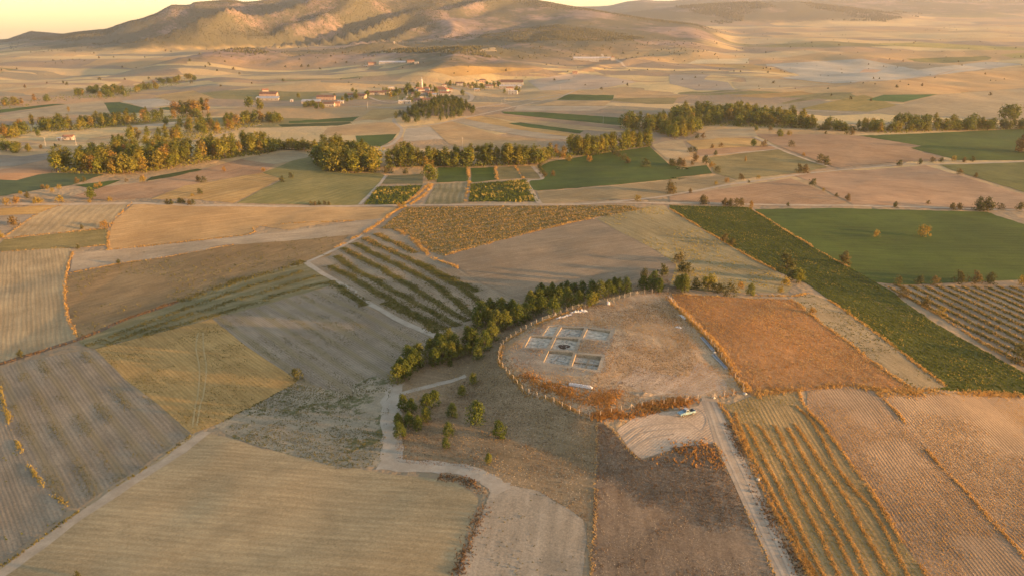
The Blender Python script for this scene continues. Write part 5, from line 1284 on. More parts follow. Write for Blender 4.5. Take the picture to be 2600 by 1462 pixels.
# weeds over the open ground
tufts('dry_weeds', fill('N15', 4.5), 0.32, 0.18, G_ORNG, 'rusty weeds over the reddish field', 3)
tufts('dry_weeds', fill('N15', 2.0, patch=9, thr=0.05), 0.36, 0.18, G_STRW, 'straw tufts over the reddish field', 3)
tufts('dry_weeds', fill('N8', 7.0, patch=10, thr=-0.1), 0.2, 0.14, G_GOLD, 'golden tufts over the mound top', 3)
tufts('dry_weeds', fill('N8', 2.0, patch=7, thr=0.15), 0.26, 0.16, G_ORNG, 'rusty tufts over the mound top', 3)
tufts('dry_weeds', fill('N9', 6.5, patch=12, thr=-0.2), 0.32, 0.15, G_BRWN, 'dark brown weeds left of the dirt road', 3)
tufts('dry_weeds', fill('N9', 2.6, patch=9, thr=0.05), 0.22, 0.09, G_WHIT, 'pale seed heads left of the dirt road', 3)
tufts('dry_weeds', strip(['g2 2250,600 2450,560', 'g3 0,530 150,510 300,490', 'g3 60,560 200,600 330,560', 'g3 250,520 330,600 390,660'], 5.0, 2.2), 0.6, 0.34, G_ORNG, 'rusty weeds at the head of the dark field')
tufts('dry_weeds', fill('N7', 4.0, patch=12, thr=-0.1), 0.24, 0.15, G_BRWN, 'brown tufts on the mound slope', 3)
tufts('dry_weeds', fill('N7', 2.2, patch=9, thr=0.05), 0.24, 0.14, G_STRW, 'pale tufts on the mound slope', 3)
tufts('dry_weeds', fill('N6', 3.5, patch=10, thr=-0.1), 0.3, 0.2, G_OLIV, 'green weeds on the fallow triangle', 3)
tufts('dry_weeds', fill('N16', 0.8, patch=10, thr=0.0), 0.4, 0.36, G_OLIV, 'weeds on the narrow fallow strip', 3)
tufts('dry_weeds', fill('N22', 0.55, patch=14, thr=0.0), 0.5, 0.45, G_YELL, 'yellow weeds on the fallow wedge', 3)
tufts('dry_weeds', fill('N25', 0.22, patch=20, thr=0.0), 0.5, 0.5, G_OLIV, 'weeds on the broad brown field', 3)
tufts('dry_weeds', fill('N4', 1.2, patch=9, thr=0.15), 0.26, 0.2, G_OLIV, 'green tufts on the yellow kite field', 3)
tufts('dry_weeds', fill('N5', 1.6, 5.0, 0.2, patch=12, thr=0.0), 0.22, 0.18, G_OLIV, 'weed rows on the fan of ploughland', 3)
tufts('dry_weeds', fill('N2', 2.0, 6.5, 0.14, patch=12, thr=0.0), 0.22, 0.15, G_OLIV, 'weed rows on the left ploughland', 3)
tufts('dry_weeds', fill('N3', 0.35, None, patch=6, thr=0.45), 0.35, 0.4, G_GREN, 'green tufts in the lower left corner', 3)
tufts('dry_weeds', fill('N0', 0.35, patch=8, thr=0.2), 0.25, 0.3, G_OLIV, 'sparse weeds on the small grey field', 3)
tufts('green_crop', fill('N17', 2.2, 2.2, 0.2), 0.45, 0.34, G_GREN, 'leafy dark green crop', 3)
tufts('green_crop', fill('N17', 0.7, patch=8, thr=0.4), 0.42, 0.3, G_YELL, 'yellow flowering patches in the dark green crop', 4)
tufts('field_crop', fill('N21', 0.6, 8.0, 0.26), 0.6, 0.45, G_GOLD, 'rusty plants in the row crop field', 3)
tufts('field_crop', fill('N21', 1.1, 8.0, 0.26), 0.6, 0.45, G_OLIV, 'olive plants in the row crop field', 3)
for key in ('M5', 'M8'):
    tufts('garden_crop', fill(key, 0.5), 0.9, 0.8, G_GREN, 'leafy plants in a dark garden plot', 3)
    tufts('garden_crop', fill(key, 0.25, patch=9, thr=0.3), 1.2, 0.9, G_YELL, 'yellow plants in a dark garden plot', 3)

# scrub forest on the hills
def scrub(n, ylo, yhi, tlo, thi, smin, smax, thr, seed, name, label, mat, zmin=48):
    g = np.random.default_rng(seed)
    y = g.uniform(ylo, yhi, n * 6); t = g.uniform(tlo, thi, n * 6); x = t * y
    z = height(x, y)
    nz = fbm(x / 520, y / 520, 71, 4)
    jj_ = np.clip(np.searchsorted(D, y) - 1, 0, NJ - 1); ii_ = np.clip(np.searchsorted(T, t) - 1, 0, NI - 1)
    k = (GHILL[jj_, ii_] > zmin + 14 * vnoise(x / 200, y / 200, 4)) & (nz + g.uniform(-0.25, 0.25, len(x)) > thr)
    x, y, z = x[k][:n], y[k][:n], z[k][:n]
    n = len(x)
    s = g.uniform(smin, smax, n)
    octa = np.array([(1, 0, 0), (0, 1, 0), (-1, 0, 0), (0, -1, 0), (0, 0, 1.2), (0, 0, -0.4)])
    tri = np.array([(0, 1, 4), (1, 2, 4), (2, 3, 4), (3, 0, 4)])
    V = octa[None] * (g.uniform(0.7, 1.3, (n, 6, 3)) * s[:, None, None]) + np.stack([x, y, z + s * 0.1], 1)[:, None, :]
    F = (tri[None] + (np.arange(n) * 6)[:, None, None]).reshape(-1, 3)
    tag(put(name, mesh_np(name, V.reshape(-1, 3), F, [mat], False)), label, kind='stuff')
M_SCR = leaf_plain('oak_scrub', (0.075, 0.072, 0.032), (0.12, 0.105, 0.046), 0.1)
scrub(75000, 1700, 5600, -0.75, 0.34, 1.2, 3.0, -0.02, 8, 'scrub_woodland', 'oak scrub covering the hills', M_SCR, 42)
scrub(9000, 5000, 7000, 0.02, 0.5, 4, 8, -0.05, 9, 'scrub_woodland', 'hazy scrub on the far right hills', M_SCR, 18)
scrub(2600, 1900, 4600, -0.72, 0.34, 1.2, 3.0, -0.2, 12, 'scrub_woodland', 'thin scrub on the foothills', M_SCR, 14)
g_ = np.random.default_rng(55)
fb = unproj(list(zip(g_.uniform(850, 2600, 300), 62 + 165 * g_.uniform(0, 1, 300) ** 1.3)))
fz = height(fb[:, 0], fb[:, 1]); fs = g_.uniform(1.0, 2.3, len(fb))
octa = np.array([(1, 0, 0), (0, 1, 0), (-1, 0, 0), (0, -1, 0), (0, 0, 1.3)])
V = octa[None] * (g_.uniform(0.7, 1.3, (len(fb), 5, 3)) * fs[:, None, None]) + np.stack([fb[:, 0], fb[:, 1], fz], 1)[:, None, :]
F = (np.array([(0, 1, 4), (1, 2, 4), (2, 3, 4), (3, 0, 4)])[None] + (np.arange(len(fb)) * 5)[:, None, None]).reshape(-1, 3)
tag(put('steppe_bushes', mesh_np('steppe_bushes', V.reshape(-1, 3), F, [M_SCR], False)), 'tiny bushes peppering the distant plain', kind='stuff')

# ------------------------------------------------------------------ excavation trenches
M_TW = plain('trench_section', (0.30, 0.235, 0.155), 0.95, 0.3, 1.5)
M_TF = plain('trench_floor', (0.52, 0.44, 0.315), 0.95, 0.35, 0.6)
M_ST = plain('field_stone', (0.42, 0.38, 0.31), 0.9, 0.3, 1.2)
M_BURN = plain('burnt_earth', (0.085, 0.055, 0.035), 0.95, 0.35, 1.5)
T_LB = ['shallow trench at the upper left of the dig', 'stone strewn trench in the middle of the upper row', 'even floored trench at the upper right, apart', 'trench with white wall lines at the middle left',
        'central trench with the dark burnt ring', 'rubble filled trench at the lower left of the dig', 'trench with a low cross wall at the lower right']
T_DEPTH = [0.25, 0.5, 0.4, 0.42, 0.48, 0.6, 0.7]
rs = random.Random(4)
for k, q in enumerate(TRENCH):
    ctr = q.mean(0)
    rim = [top(float(a), float(b)) for a, b in q]
    zf = min(rim) - T_DEPTH[k]
    e = put('excavation_trench', None, None, (float(ctr[0]), float(ctr[1]), zf))
    tag(e, T_LB[k], 'trench', 'excavation trenches')
    loc = q - ctr
    for s_ in range(4):
        a, b = loc[s_], loc[(s_ + 1) % 4]
        n = 10
        V, F = [], []
        for i in range(n + 1):
            p = a + (b - a) * i / n
            zt = top(float(p[0] + ctr[0]), float(p[1] + ctr[1])) - zf
            inw = -p / np.hypot(*p) * rs.uniform(0.03, 0.16)
            mid = p + inw * 0.6
            V += [(p[0], p[1], zt), (mid[0], mid[1], zt * 0.5), (p[0] + inw[0], p[1] + inw[1], -0.05)]
            if i: 
                o_ = (i - 1) * 3
                F += [(o_, o_ + 1, o_ + 4, o_ + 3), (o_ + 1, o_ + 2, o_ + 5, o_ + 4)]
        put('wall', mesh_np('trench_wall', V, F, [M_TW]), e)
    n = 14
    V, F = [], []
    for i in range(n + 1):
        for j in range(n + 1):
            u, v = i / n, j / n
            p = (loc[0] * (1 - u) + loc[1] * u) * (1 - v) + (loc[3] * (1 - u) + loc[2] * u) * v
            zz = 0.10 * float(fbm(np.array(p[0] * 0.9 + k * 7), np.array(p[1] * 0.9), 31, 3))
            V.append((p[0], p[1], zz))
    for i in range(n):
        for j in range(n):
            o_ = i * (n + 1) + j
            F.append((o_, o_ + 1, o_ + n + 2, o_ + n + 1))
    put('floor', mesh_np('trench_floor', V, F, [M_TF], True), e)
    mb = MB()
    for r_ in range([8, 55, 10, 25, 35, 60, 35][k]):
        u, v = rs.uniform(0.08, 0.92), rs.uniform(0.08, 0.92)
        p = (loc[0] * (1 - u) + loc[1] * u) * (1 - v) + (loc[3] * (1 - u) + loc[2] * u) * v
        s1, s2, s3 = rs.uniform(0.1, 0.3), rs.uniform(0.1, 0.25), rs.uniform(0.1, 0.28)
        a = rs.uniform(0, 3.1)
        base = [(-s1, -s2), (s1 * .8, -s2), (s1, s2 * .7), (-s1 * .7, s2)]
        pts = [(p[0] + x * math.cos(a) - y * math.sin(a), p[1] + x * math.sin(a) + y * math.cos(a)) for x, y in base]
        mb.add([(x, y, -0.05) for x, y in pts] + [(p[0] + (x - p[0]) * .7, p[1] + (y - p[1]) * .7, s3) for x, y in pts], [(3, 2, 1, 0), (4, 5, 6, 7), (0, 1, 5, 4), (1, 2, 6, 5), (2, 3, 7, 6), (3, 0, 4, 7)])
    tag(put('rubble', mb.mesh('trench_rubble', M_ST), e), kind='stuff')
    L = lambda u, v: (loc[0] * (1 - u) + loc[1] * u) * (1 - v) + (loc[3] * (1 - u) + loc[2] * u) * v
    def low_wall(u0, v0, u1, v1, w, h, mat, nm='low_wall'):
        a, b = L(u0, v0), L(u1, v1); d = (b - a) / np.hypot(*(b - a)); nn = np.array([-d[1], d[0]]) * w / 2
        m_ = MB(); V = []
        for i in range(7):
            c = a + (b - a) * i / 6; j1, j2 = rs.uniform(.8, 1.2), rs.uniform(.8, 1.2)
            V += [(c[0] - nn[0] * j1, c[1] - nn[1] * j1, -0.05), (c[0] - nn[0] * .8, c[1] - nn[1] * .8, h * rs.uniform(.8, 1.1)), (c[0] + nn[0] * .8, c[1] + nn[1] * .8, h * rs.uniform(.8, 1.1)), (c[0] + nn[0] * j2, c[1] + nn[1] * j2, -0.05)]
        m_.add(V, [(i * 4 + s, i * 4 + s + 1, i * 4 + s + 5, i * 4 + s + 4) for i in range(6) for s in range(3)] + [(0, 1, 2, 3), (24, 27, 26, 25)])
        put(nm, m_.mesh('low_wall', mat), e)
    if k == 6:
        low_wall(0.03, 0.45, 0.97, 0.5, 0.55, 0.5, M_TW); low_wall(0.5, 0.08, 0.52, 0.9, 0.5, 0.5, M_TW)
        low_wall(0.75, 0.9, 0.75, 0.2, 0.3, 0.3, M_ST)
    if k == 3:
        low_wall(0.55, 0.25, 0.6, 0.75, 0.3, 0.28, M_ST); low_wall(0.25, 0.4, 0.75, 0.45, 0.28, 0.25, M_ST); low_wall(0.2, 0.7, 0.45, 0.75, 0.6, 0.25, M_ST)
    if k in (1, 5):
        low_wall(0.3, 0.2, 0.42, 0.85, 0.5, 0.4, M_ST); low_wall(0.42, 0.5, 0.9, 0.35, 0.45, 0.35, M_ST)
    if k == 4:
        V, F = [(*L(.47, .45), 0.11)], []
        for i in range(26):
            a = i / 26 * 2 * math.pi
            for r_, z_ in ((0.9, 0.12), (1.45, 0.26), (1.9, 0.05)):
                rr = r_ * (1 + 0.12 * math.sin(3 * a + 1) + rs.uniform(-.05, .05)); c = L(.47, .45)
                V.append((c[0] + rr * math.cos(a), c[1] + rr * 0.9 * math.sin(a), z_))
        for i in range(26):
            j = (i + 1) % 26
            F += [(0, 1 + 3 * i, 1 + 3 * j)] + [(1 + 3 * i + s, 2 + 3 * i + s, 2 + 3 * j + s, 1 + 3 * j + s) for s in (0, 1)]
        put('burnt_ring', mesh_np('burnt_ring', V, F, [M_BURN], True), e)

# ------------------------------------------------------------------ the fence
M_CON = plain('concrete_post', (0.40, 0.34, 0.27), 0.85, 0.15, 4.0)
M_WIRE = plain('fence_wire', (0.25, 0.24, 0.22), 0.5, 0.1, 1.0, 0.4, 0.6)
post_m = MB()
post_m.prism([(-.07, -.07), (.07, -.07), (.07, .07), (-.07, .07)], 0, 0)
post_m = MB().box(-.055, .055, -.055, .055, -0.3, 1.45)
post_m.add([(-.05, -.05, 1.45), (.05, -.05, 1.45), (.05, .05, 1.45), (-.05, .05, 1.45), (-.27, -.035, 1.74), (-.19, -.035, 1.8), (-.19, .035, 1.8), (-.27, .035, 1.74)], [(4, 5, 6, 7), (0, 1, 5, 4), (1, 2, 6, 5), (2, 3, 7, 6), (3, 0, 4, 7)])
post_me = post_m.mesh('fence_post', M_CON)
def fence(name, text, gap, label, braces=()):
    c = spline(unproj(P(text)), 8)
    seg = np.hypot(*np.diff(c, axis=0).T); cs = np.concatenate([[0], np.cumsum(seg)])
    n = int(cs[-1] / gap)
    s = np.linspace(0, cs[-1], n + 1)
    pts = np.stack([np.interp(s, cs, c[:, 0]), np.interp(s, cs, c[:, 1])], 1)
    root = put(name, None, None, (float(pts[0, 0]), float(pts[0, 1]), top(*map(float, pts[0]))))
    tag(root, label, 'fence')
    o0 = np.array(root.location)
    zz = []
    for k, p in enumerate(pts):
        z = top(float(p[0]), float(p[1])); zz.append(z)
        d = pts[min(k + 1, n)] - pts[max(k - 1, 0)]
        o = put('post', post_me, root, (p[0] - o0[0], p[1] - o0[1], z - o0[2]), math.atan2(d[1], d[0]) + math.pi / 2 + rs.uniform(-.2, .2))
        o.rotation_euler[0] = rs.uniform(-.06, .06)
        if k in braces:
            dd = d / np.hypot(*d)
            for s_ in (-1, 1):
                m = MB().tube([(dd[0] * s_ * 1.1, dd[1] * s_ * 1.1, -.15), (0, 0, 1.35)], 0.065, 5)
                put('brace', m.mesh('fence_brace', M_CON), root, (p[0] - o0[0], p[1] - o0[1], z - o0[2]))
    for hz in (0.35, 0.75, 1.15, 1.5):
        m = MB().tube([(p[0] - o0[0], p[1] - o0[1], z - o0[2] + hz) for p, z in zip(pts, zz)], 0.008, 3, False)
        put('wire', m.mesh('fence_wire', M_WIRE), root)
fence('post_fence', 'e2 2420,695 2290,702 2150,722 1990,770 1850,790 1700,832 1600,872 1480,918 1400,960 1330,1000 1260,1045 1218,1085 1200,1130 1192,1200 1240,1262 1300,1332 1370,1410 g2 1500,150 1600,188 1730,248 1840,292 1900,282 2000,258 2200,212 2400,190 2576,172 g3 120,166 205,152',
      3.1, 'concrete post fence curving round the left and front of the mound', (4, 17, 38, 50))
fence('post_fence', 'g3 325,142 400,128 480,110 560,95 e3 545,1400 480,1320 420,1225 330,1105 250,1005 150,895 60,815 0,735', 3.2, 'concrete post fence along the right side of the mound', (0,))

# ------------------------------------------------------------------ things on the mound
def sack_mesh():
    V, F = [], []
    nu, nv = 8, 5
    for i in range(nu + 1):
        for j in range(nv * 2):
            u = i / nu * 2 - 1; a = j / (nv * 2) * 2 * math.pi
            r = (1 - abs(u) ** 3.5) ** 0.5 if abs(u) < 1 else 0.0
            V.append((u * 0.33, math.cos(a) * 0.2 * (0.25 + 0.75 * r), math.sin(a) * 0.13 * r))
    m = nv * 2
    for i in range(nu):
        for j in range(m):
            F.append((i * m + j, i * m + (j + 1) % m, (i + 1) * m + (j + 1) % m, (i + 1) * m + j))
    return mesh_np('sack', V, F, [M_SACK], True)
M_SACK = plain('white_sackcloth', (0.62, 0.58, 0.56), 0.8, 0.15, 3.0)
sack_me = sack_mesh()
a, b = unproj(P('m 800,1330 1150,1385'))
d = (b - a); Lp = float(np.hypot(*d)); ang = math.atan2(d[1], d[0])
root = put('sack_pile', None, None, (float(a[0]), float(a[1]), top(*map(float, a))), ang)
tag(root, 'long low wall of white sacks in front of the trenches', 'sacks')
zb = top(*map(float, b)) - root.location.z
for course in range(4):
    n = int(Lp / 0.62) - (course > 2)
    for k in range(n):
        for row_ in ((0, 1) if course < 3 else (0.5,)):
            x = (k + 0.5 + 0.3 * (course % 2)) * 0.62 + rs.uniform(-.05, .05)
            o = put('sack', sack_me, root, (x, row_ * 0.42 + rs.uniform(-.05, .05), 0.12 + course * 0.22 + zb * x / Lp + rs.uniform(-.02, .02)), rs.uniform(-.25, .25))
            o.rotation_euler[0] = rs.uniform(-.15, .15); o.rotation_euler[1] = rs.uniform(-.1, .1)
M_PLAS = plain('white_plastic', (0.58, 0.54, 0.48), 0.5, 0.2, 2.0, 0.4)
def crumple(name, text, wid, hgt, label, mat=None, seed=0, cat='plastic sheet'):
    a, b = unproj(P(text)); L = float(np.hypot(*(b - a))); ang = math.atan2(b[1] - a[1], b[0] - a[0])
    n, m = max(10, int(L * 4)), max(6, int(wid * 5))
    V, F = [], []
    z0 = top(*map(float, a))
    for i in range(n + 1):
        for j in range(m + 1):
            u, v = i / n * L, (j / m - .5) * wid * (0.75 + 0.35 * float(vnoise(np.array(i * .25), np.array(1.0), seed)))
            x, y = a[0] + u * math.cos(ang) - v * math.sin(ang), a[1] + u * math.sin(ang) + v * math.cos(ang)
            ed = min(1, 3 * min(i, n - i) / n + .15) * (1 - (2 * j / m - 1) ** 4)
            r_ = abs(float(fbm(np.array(u * 1.1 + seed), np.array(v * 1.4), seed, 3)))
            V.append((u, v, float(height(x, y)) - z0 + 0.06 + hgt * ed * r_))
    for i in range(n):
        for j in range(m):
            if rs.random() < 0.06: continue
            o_ = i * (m + 1) + j; F.append((o_, o_ + 1, o_ + m + 2, o_ + m + 1))
    o = put(name, mesh_np(name, V, F, [mat or M_PLAS], False), None, (float(a[0]), float(a[1]), z0), ang)
    return tag(o, label, cat)
crumple('plastic_sheet', 'm 620,385 860,320', 1.8, 0.45, 'crumpled cream plastic trailing along the upper fence', seed=3)
crumple('plastic_sheet', 'm 820,300 1060,272', 3.0, 0.85, 'big crumpled white plastic heap by the upper fence', seed=5)
crumple('plastic_sheet', 'k 465,440 525,455', 1.6, 0.4, 'small pale sheet on the grass near the right fence', seed=7)
crumple('plastic_sheet', 'k 515,320 570,365', 1.5, 0.4, 'grey white sheet caught in the golden grass', seed=9)
crumple('plastic_sheet', 'k 395,125 440,195', 0.9, 0.35, 'long pale sheet at the upper corner of the fence', seed=11)
def blob(name, px, r, flat_, mat, label, cat, seed):
    x, y = unproj(P(px))[0]
    bm = bmesh.new(); bmesh.ops.create_icosphere(bm, subdivisions=2, radius=r)
    for v in bm.verts:
        n = mnoise.noise(v.co * (1.3 / r) + Vector((seed, 0, 0))); v.co *= 1 + 0.28 * n; v.co.z *= flat_
        v.co.z = max(v.co.z, -r * flat_ * 0.55)
    me = bpy.data.meshes.new(name); bm.to_mesh(me); bm.free(); me.materials.append(mat)
    o = put(name, me, None, (float(x), float(y), top(float(x), float(y)) + r * flat_ * 0.45)); return tag(o, label, cat)
# a bulk bag with its neck
x, y = unproj(P('m 1365,185'))[0]
rt = put('bulk_bag', None, None, (float(x), float(y), top(float(x), float(y)))); tag(rt, 'single stout white bag beside the upper fence', 'bag')
bm = bmesh.new(); bmesh.ops.create_cube(bm, size=1.0); bmesh.ops.subdivide_edges(bm, edges=bm.edges[:], cuts=5, use_grid_fill=True)
for v in bm.verts:
    p = v.co.copy(); l = p.length; q = p.normalized() * 0.62; v.co = p.lerp(q, 0.55) * 1.05; v.co.z = v.co.z * 0.95 + 0.5; v.co += Vector((mnoise.noise(p * 4) * .05,) * 3)
me = bpy.data.meshes.new('bag_body'); bm.to_mesh(me); bm.free(); me.materials.append(M_SACK); put('body', me, rt)
put('neck', MB().tube([(0, 0, .9), (.03, 0, 1.1), (.02, .02, 1.25)], [.22, .13, .2], 9).mesh('bag_neck', M_SACK, True), rt)
M_PAN = plain('grey_sheet_metal', (0.33, 0.35, 0.37), 0.45, 0.15, 1.0, 0.4, 0.3)
for tx, lb in (('k 728,553 850,692', 'upper of the two long grey metal troughs by the right fence'), ('k 845,728 985,878', 'lower of the two long grey metal troughs by the right fence')):
    a, b = unproj(P(tx)); L = float(np.hypot(*(b - a)))
    r_ = put('metal_trough', None, None, (float(a[0]), float(a[1]), top(*map(float, a)) + 0.05), math.atan2(b[1] - a[1], b[0] - a[0])); tag(r_, lb, 'trough', 'grey troughs by the fence')
    zb = top(*map(float, b)) + 0.05 - r_.location.z
    r_.rotation_euler[1] = -math.atan2(zb, L)
    put('base', MB().box(0, L, -.42, .42, 0, .12).mesh('trough_base', M_PAN), r_)
    for s_ in (-1, 1): put('side', MB().box(0, L, s_ * .42 - .03, s_ * .42 + .03, .0, .42).mesh('trough_side', M_PAN), r_)
    for q in (0.02, 0.98): put('end', MB().box(L * q - .03, L * q + .03, -.388, .388, .122, .4).mesh('trough_end', M_PAN), r_)
    for q in np.linspace(0.15, 0.85, 5): put('rib', MB().box(L * q - .04, L * q + .04, -.38, .38, .122, .2).mesh('trough_rib', M_PAN), r_)
blob('stone', 'k 858,708', 0.55, 0.6, M_ST, 'pale stone lying between the two grey troughs', 'stone', 1)
blob('stone', 'k 1170,1128', 0.6, 0.6, M_ST, 'pale stone at the right corner of the front fence', 'stone', 2)
blob('stone', 'k 855,1168', 0.45, 0.7, M_ST, 'pale stone at the right gatepost', 'stone', 3)
blob('stone', 'g3 642,738', 0.5, 0.65, M_ST, 'white stone on the road verge', 'stone', 5)
M_SPOIL = plain('spoil_earth', (0.34, 0.255, 0.16), 0.95, 0.25, 1.0)
def heap(px, L, W, H, rz, label, seed):
    x, y = unproj(P(px))[0]; z0 = top(float(x), float(y)); V, F = [], []; n, m = 22, 14
    for i in range(n + 1):
        for j in range(m + 1):
            u, v = (i / n * 2 - 1), (j / m * 2 - 1); r = min(1, math.hypot(u, v)); lx, ly = u * L / 2, v * W / 2
            gx, gy = x + lx * math.cos(rz) - ly * math.sin(rz), y + lx * math.sin(rz) + ly * math.cos(rz)
            zz = H * max(0, 1 - r ** 1.6) * (0.75 + 0.5 * float(fbm(np.array(lx * .8 + seed), np.array(ly * .8), seed, 3))) - 0.06 * (r > .97)
            V.append((lx, ly, float(height(gx, gy)) + 0.03 - z0 + zz))
    for i in range(n):
        for j in range(m):
            o_ = i * (m + 1) + j; F.append((o_, o_ + m + 1, o_ + m + 2, o_ + 1))
    tag(put('spoil_heap', mesh_np('spoil_heap', V, F, [M_SPOIL], True), None, (float(x), float(y), z0), rz), label, 'earth heap')
heap('k 150,1130', 7.0, 3.0, 0.5, 0.1, 'grey spoil bank just inside the front fence', 6)
mb = MB()
for k in range(70):
    p = unproj([(1300 + rs.gauss(700, 90) / 5.5725, 740 + rs.gauss(1345, 22) / 5.5725)])[0]; s_ = rs.uniform(.08, .28); z = float(height(*p))
    mb.add([(p[0] - s_, p[1] - s_ * .7, z), (p[0] + s_, p[1] - s_ * .5, z), (p[0] + s_ * .6, p[1] + s_, z), (p[0], p[1], z + s_ * 1.1)], [(0, 1, 3), (1, 2, 3), (2, 0, 3)])
tag(put('rubble_scatter', mb.mesh('rubble_scatter', M_PLAS)), 'pale rubble bits left of the sack wall', kind='stuff')
mb = MB()
sp_ = unproj([(rs.uniform(1180, 1500), rs.uniform(960, 1290)) for k in range(1100)])
sp_ = sp_[poly_inside(sp_[:, 0], sp_[:, 1], PLAN['N7'][0])]
for p, z in zip(sp_.tolist(), height(sp_[:, 0], sp_[:, 1]).tolist()):
    s_ = rs.uniform(.05, .16)
    mb.add([(p[0] - s_, p[1] - s_ * .7, z), (p[0] + s_, p[1] - s_ * .5, z), (p[0] + s_ * .6, p[1] + s_, z), (p[0], p[1], z + s_ * 1.1)], [(0, 1, 3), (1, 2, 3), (2, 0, 3)])
tag(put('stones_on_slope', mb.mesh('stones_on_slope', M_ST)), 'pale stones strewn over the mound slope', kind='stuff')

# wheel ruts
m_rut = dirt('wheel_rut_dust', (0.34, 0.265, 0.18), (0.40, 0.315, 0.215))
for tx in ('g2 2090,440 2200,360 2400,330 2576,330 g3 150,330 250,400', 'g2 2120,480 2230,400 2420,370 2576,365 g3 150,370', 'g2 2160,520 2280,440 2450,410 g3 20,405', 'g3 60,200 200,220 270,300 240,380', 'g3 250,140 290,250 350,380'):
    way('wheel_rut', tx, 0.35, m_rut)
m_rut2 = dirt('crushed_straw', (0.39, 0.28, 0.115), (0.46, 0.335, 0.15))
for tx in ('e1 1440,985 1425,1100 1450,1250 1440,1430 g1 1420,200 1400,360', 'e1 1475,985 1480,1100 1500,1250 1480,1430 g1 1455,200 1430,350'):
    way('wheel_rut', tx, 0.5, m_rut2)
m_rut3 = dirt('road_rut', (0.36, 0.29, 0.205), (0.45, 0.37, 0.265))
for tx in ('g3 275,170 360,430 455,650 560,870 670,1110 830,1437', 'g3 310,170 425,440 520,650 625,870 740,1110 890,1437'):
    way('wheel_rut', tx, 0.7, m_rut3)

# ------------------------------------------------------------------ the pickup truck
M_BLUE = plain('faded_blue_paint', (0.20, 0.31, 0.35), 0.35, 0.12, 1.5, 0.5)
M_ROOF = plain('pale_roof_paint', (0.40, 0.40, 0.39), 0.4, 0.1, 1.5, 0.5)
M_GLASS = plain('dark_glass', (0.05, 0.055, 0.06), 0.1, 0.1, 1.0, 0.8)
M_BED = plain('worn_bed', (0.16, 0.125, 0.10), 0.8, 0.3, 2.0)
M_TYRE = plain('rubber', (0.03, 0.03, 0.03), 0.9, 0.2, 2.0)
M_RIM = plain('steel_rim', (0.45, 0.43, 0.38), 0.4, 0.1, 2.0, 0.5, 0.5)
M_LAMP = plain('lamp_glass', (0.7, 0.68, 0.6), 0.15, 0.05, 2.0, 0.8)
M_RED = plain('red_lamp', (0.4, 0.03, 0.02), 0.2, 0.05, 2.0, 0.8)
f_, r_ = unproj([(1722, 1057), (1763, 1047)])
ang = math.atan2(f_[1] - r_[1], f_[0] - r_[0])
c_ = (f_ + r_) / 2
tk = put('pickup_truck', None, None, (float(c_[0]), float(c_[1]), top(float(c_[0]), float(c_[1])) + 0.005), ang)
tag(tk, 'old light blue pickup with open bed parked outside the gate', 'pickup')
def bev(me, w=0.04):
    bm = bmesh.new(); bm.from_mesh(me); bmesh.ops.bevel(bm, geom=bm.edges[:], offset=w, segments=2, affect='EDGES', profile=0.6); bm.to_mesh(me); bm.free(); return me
# front is +x; length 4.7
body = MB().prism([(2.30, 0.42), (2.36, 0.62), (2.30, 0.86), (1.0, 1.0), (0.86, 1.02), (-0.42, 1.0), (-0.42, 0.40)], -0.84, 0.84, 'y')
put('body', bev(body.mesh('truck_body', M_BLUE), 0.05), tk)
put('hood', bev(MB().prism([(2.22, 0.865), (1.0, 1.005), (1.0, 1.05), (2.16, 0.93)], -0.70, 0.70, 'y').mesh('truck_hood', M_BLUE), 0.02), tk)
cabv = MB().add([(0.98, -.80, 1.0), (0.98, .80, 1.0), (-.40, .80, 1.0), (-.40, -.80, 1.0), (0.45, -.66, 1.55), (0.45, .66, 1.55), (-.30, .66, 1.57), (-.30, -.66, 1.57)],
                [(3, 2, 1, 0), (4, 5, 6, 7), (0, 1, 5, 4), (1, 2, 6, 5), (2, 3, 7, 6), (3, 0, 4, 7)])
cab_o = put('cab', bev(cabv.mesh('truck_cab', M_BLUE), 0.03), tk)
put('roof', bev(MB().box(-.32, .47, -.67, .67, 1.56, 1.61).mesh('truck_roof', M_ROOF), 0.02), tk)
put('windscreen', MB().add([(0.925, -.66, 1.07), (0.925, .66, 1.07), (0.52, .60, 1.50), (0.52, -.60, 1.50)], [(0, 1, 2, 3)]).add([(0.945, -.66, 1.08), (0.945, .66, 1.08), (0.54, .60, 1.51), (0.54, -.60, 1.51)], [(0, 1, 2, 3)]).mesh('truck_windscreen', M_GLASS), tk)
put('rear_window', MB().add([(-.415, -.55, 1.12), (-.415, .55, 1.12), (-.355, .5, 1.48), (-.355, -.5, 1.48)], [(3, 2, 1, 0)]).mesh('truck_rear_window', M_GLASS), tk)
for s_ in (-1, 1):
    put('side_window', MB().add([(0.72, s_ * .795, 1.08), (-.28, s_ * .795, 1.08), (-.24, s_ * .70, 1.48), (0.42, s_ * .70, 1.48)], [(0, 1, 2, 3)]).mesh('truck_side_window', M_GLASS), tk)
    dr = put('door', MB().box(-.30, .82, s_ * .842 - .012, s_ * .842 + .012, .50, .98).mesh('truck_door', M_BLUE), tk)
    put('handle', MB().box(-.22, -.08, s_ * .865 - .015, s_ * .865 + .015, .86, .90).mesh('door_handle', M_RIM), dr)
    put('headlight', MB().tube([(2.29, s_ * .62, .72), (2.37, s_ * .62, .72)], .10, 12).mesh('headlight', M_LAMP), tk)
    put('tail_light', MB().box(-2.37, -2.34, s_ * .74 - .06, s_ * .74 + .06, .68, .86).mesh('tail_light', M_RED), tk)
    put('mirror', MB().box(.70, .76, s_ * .95 - .09, s_ * .95 + .09, 1.08, 1.24).mesh('wing_mirror', M_RIM), tk)
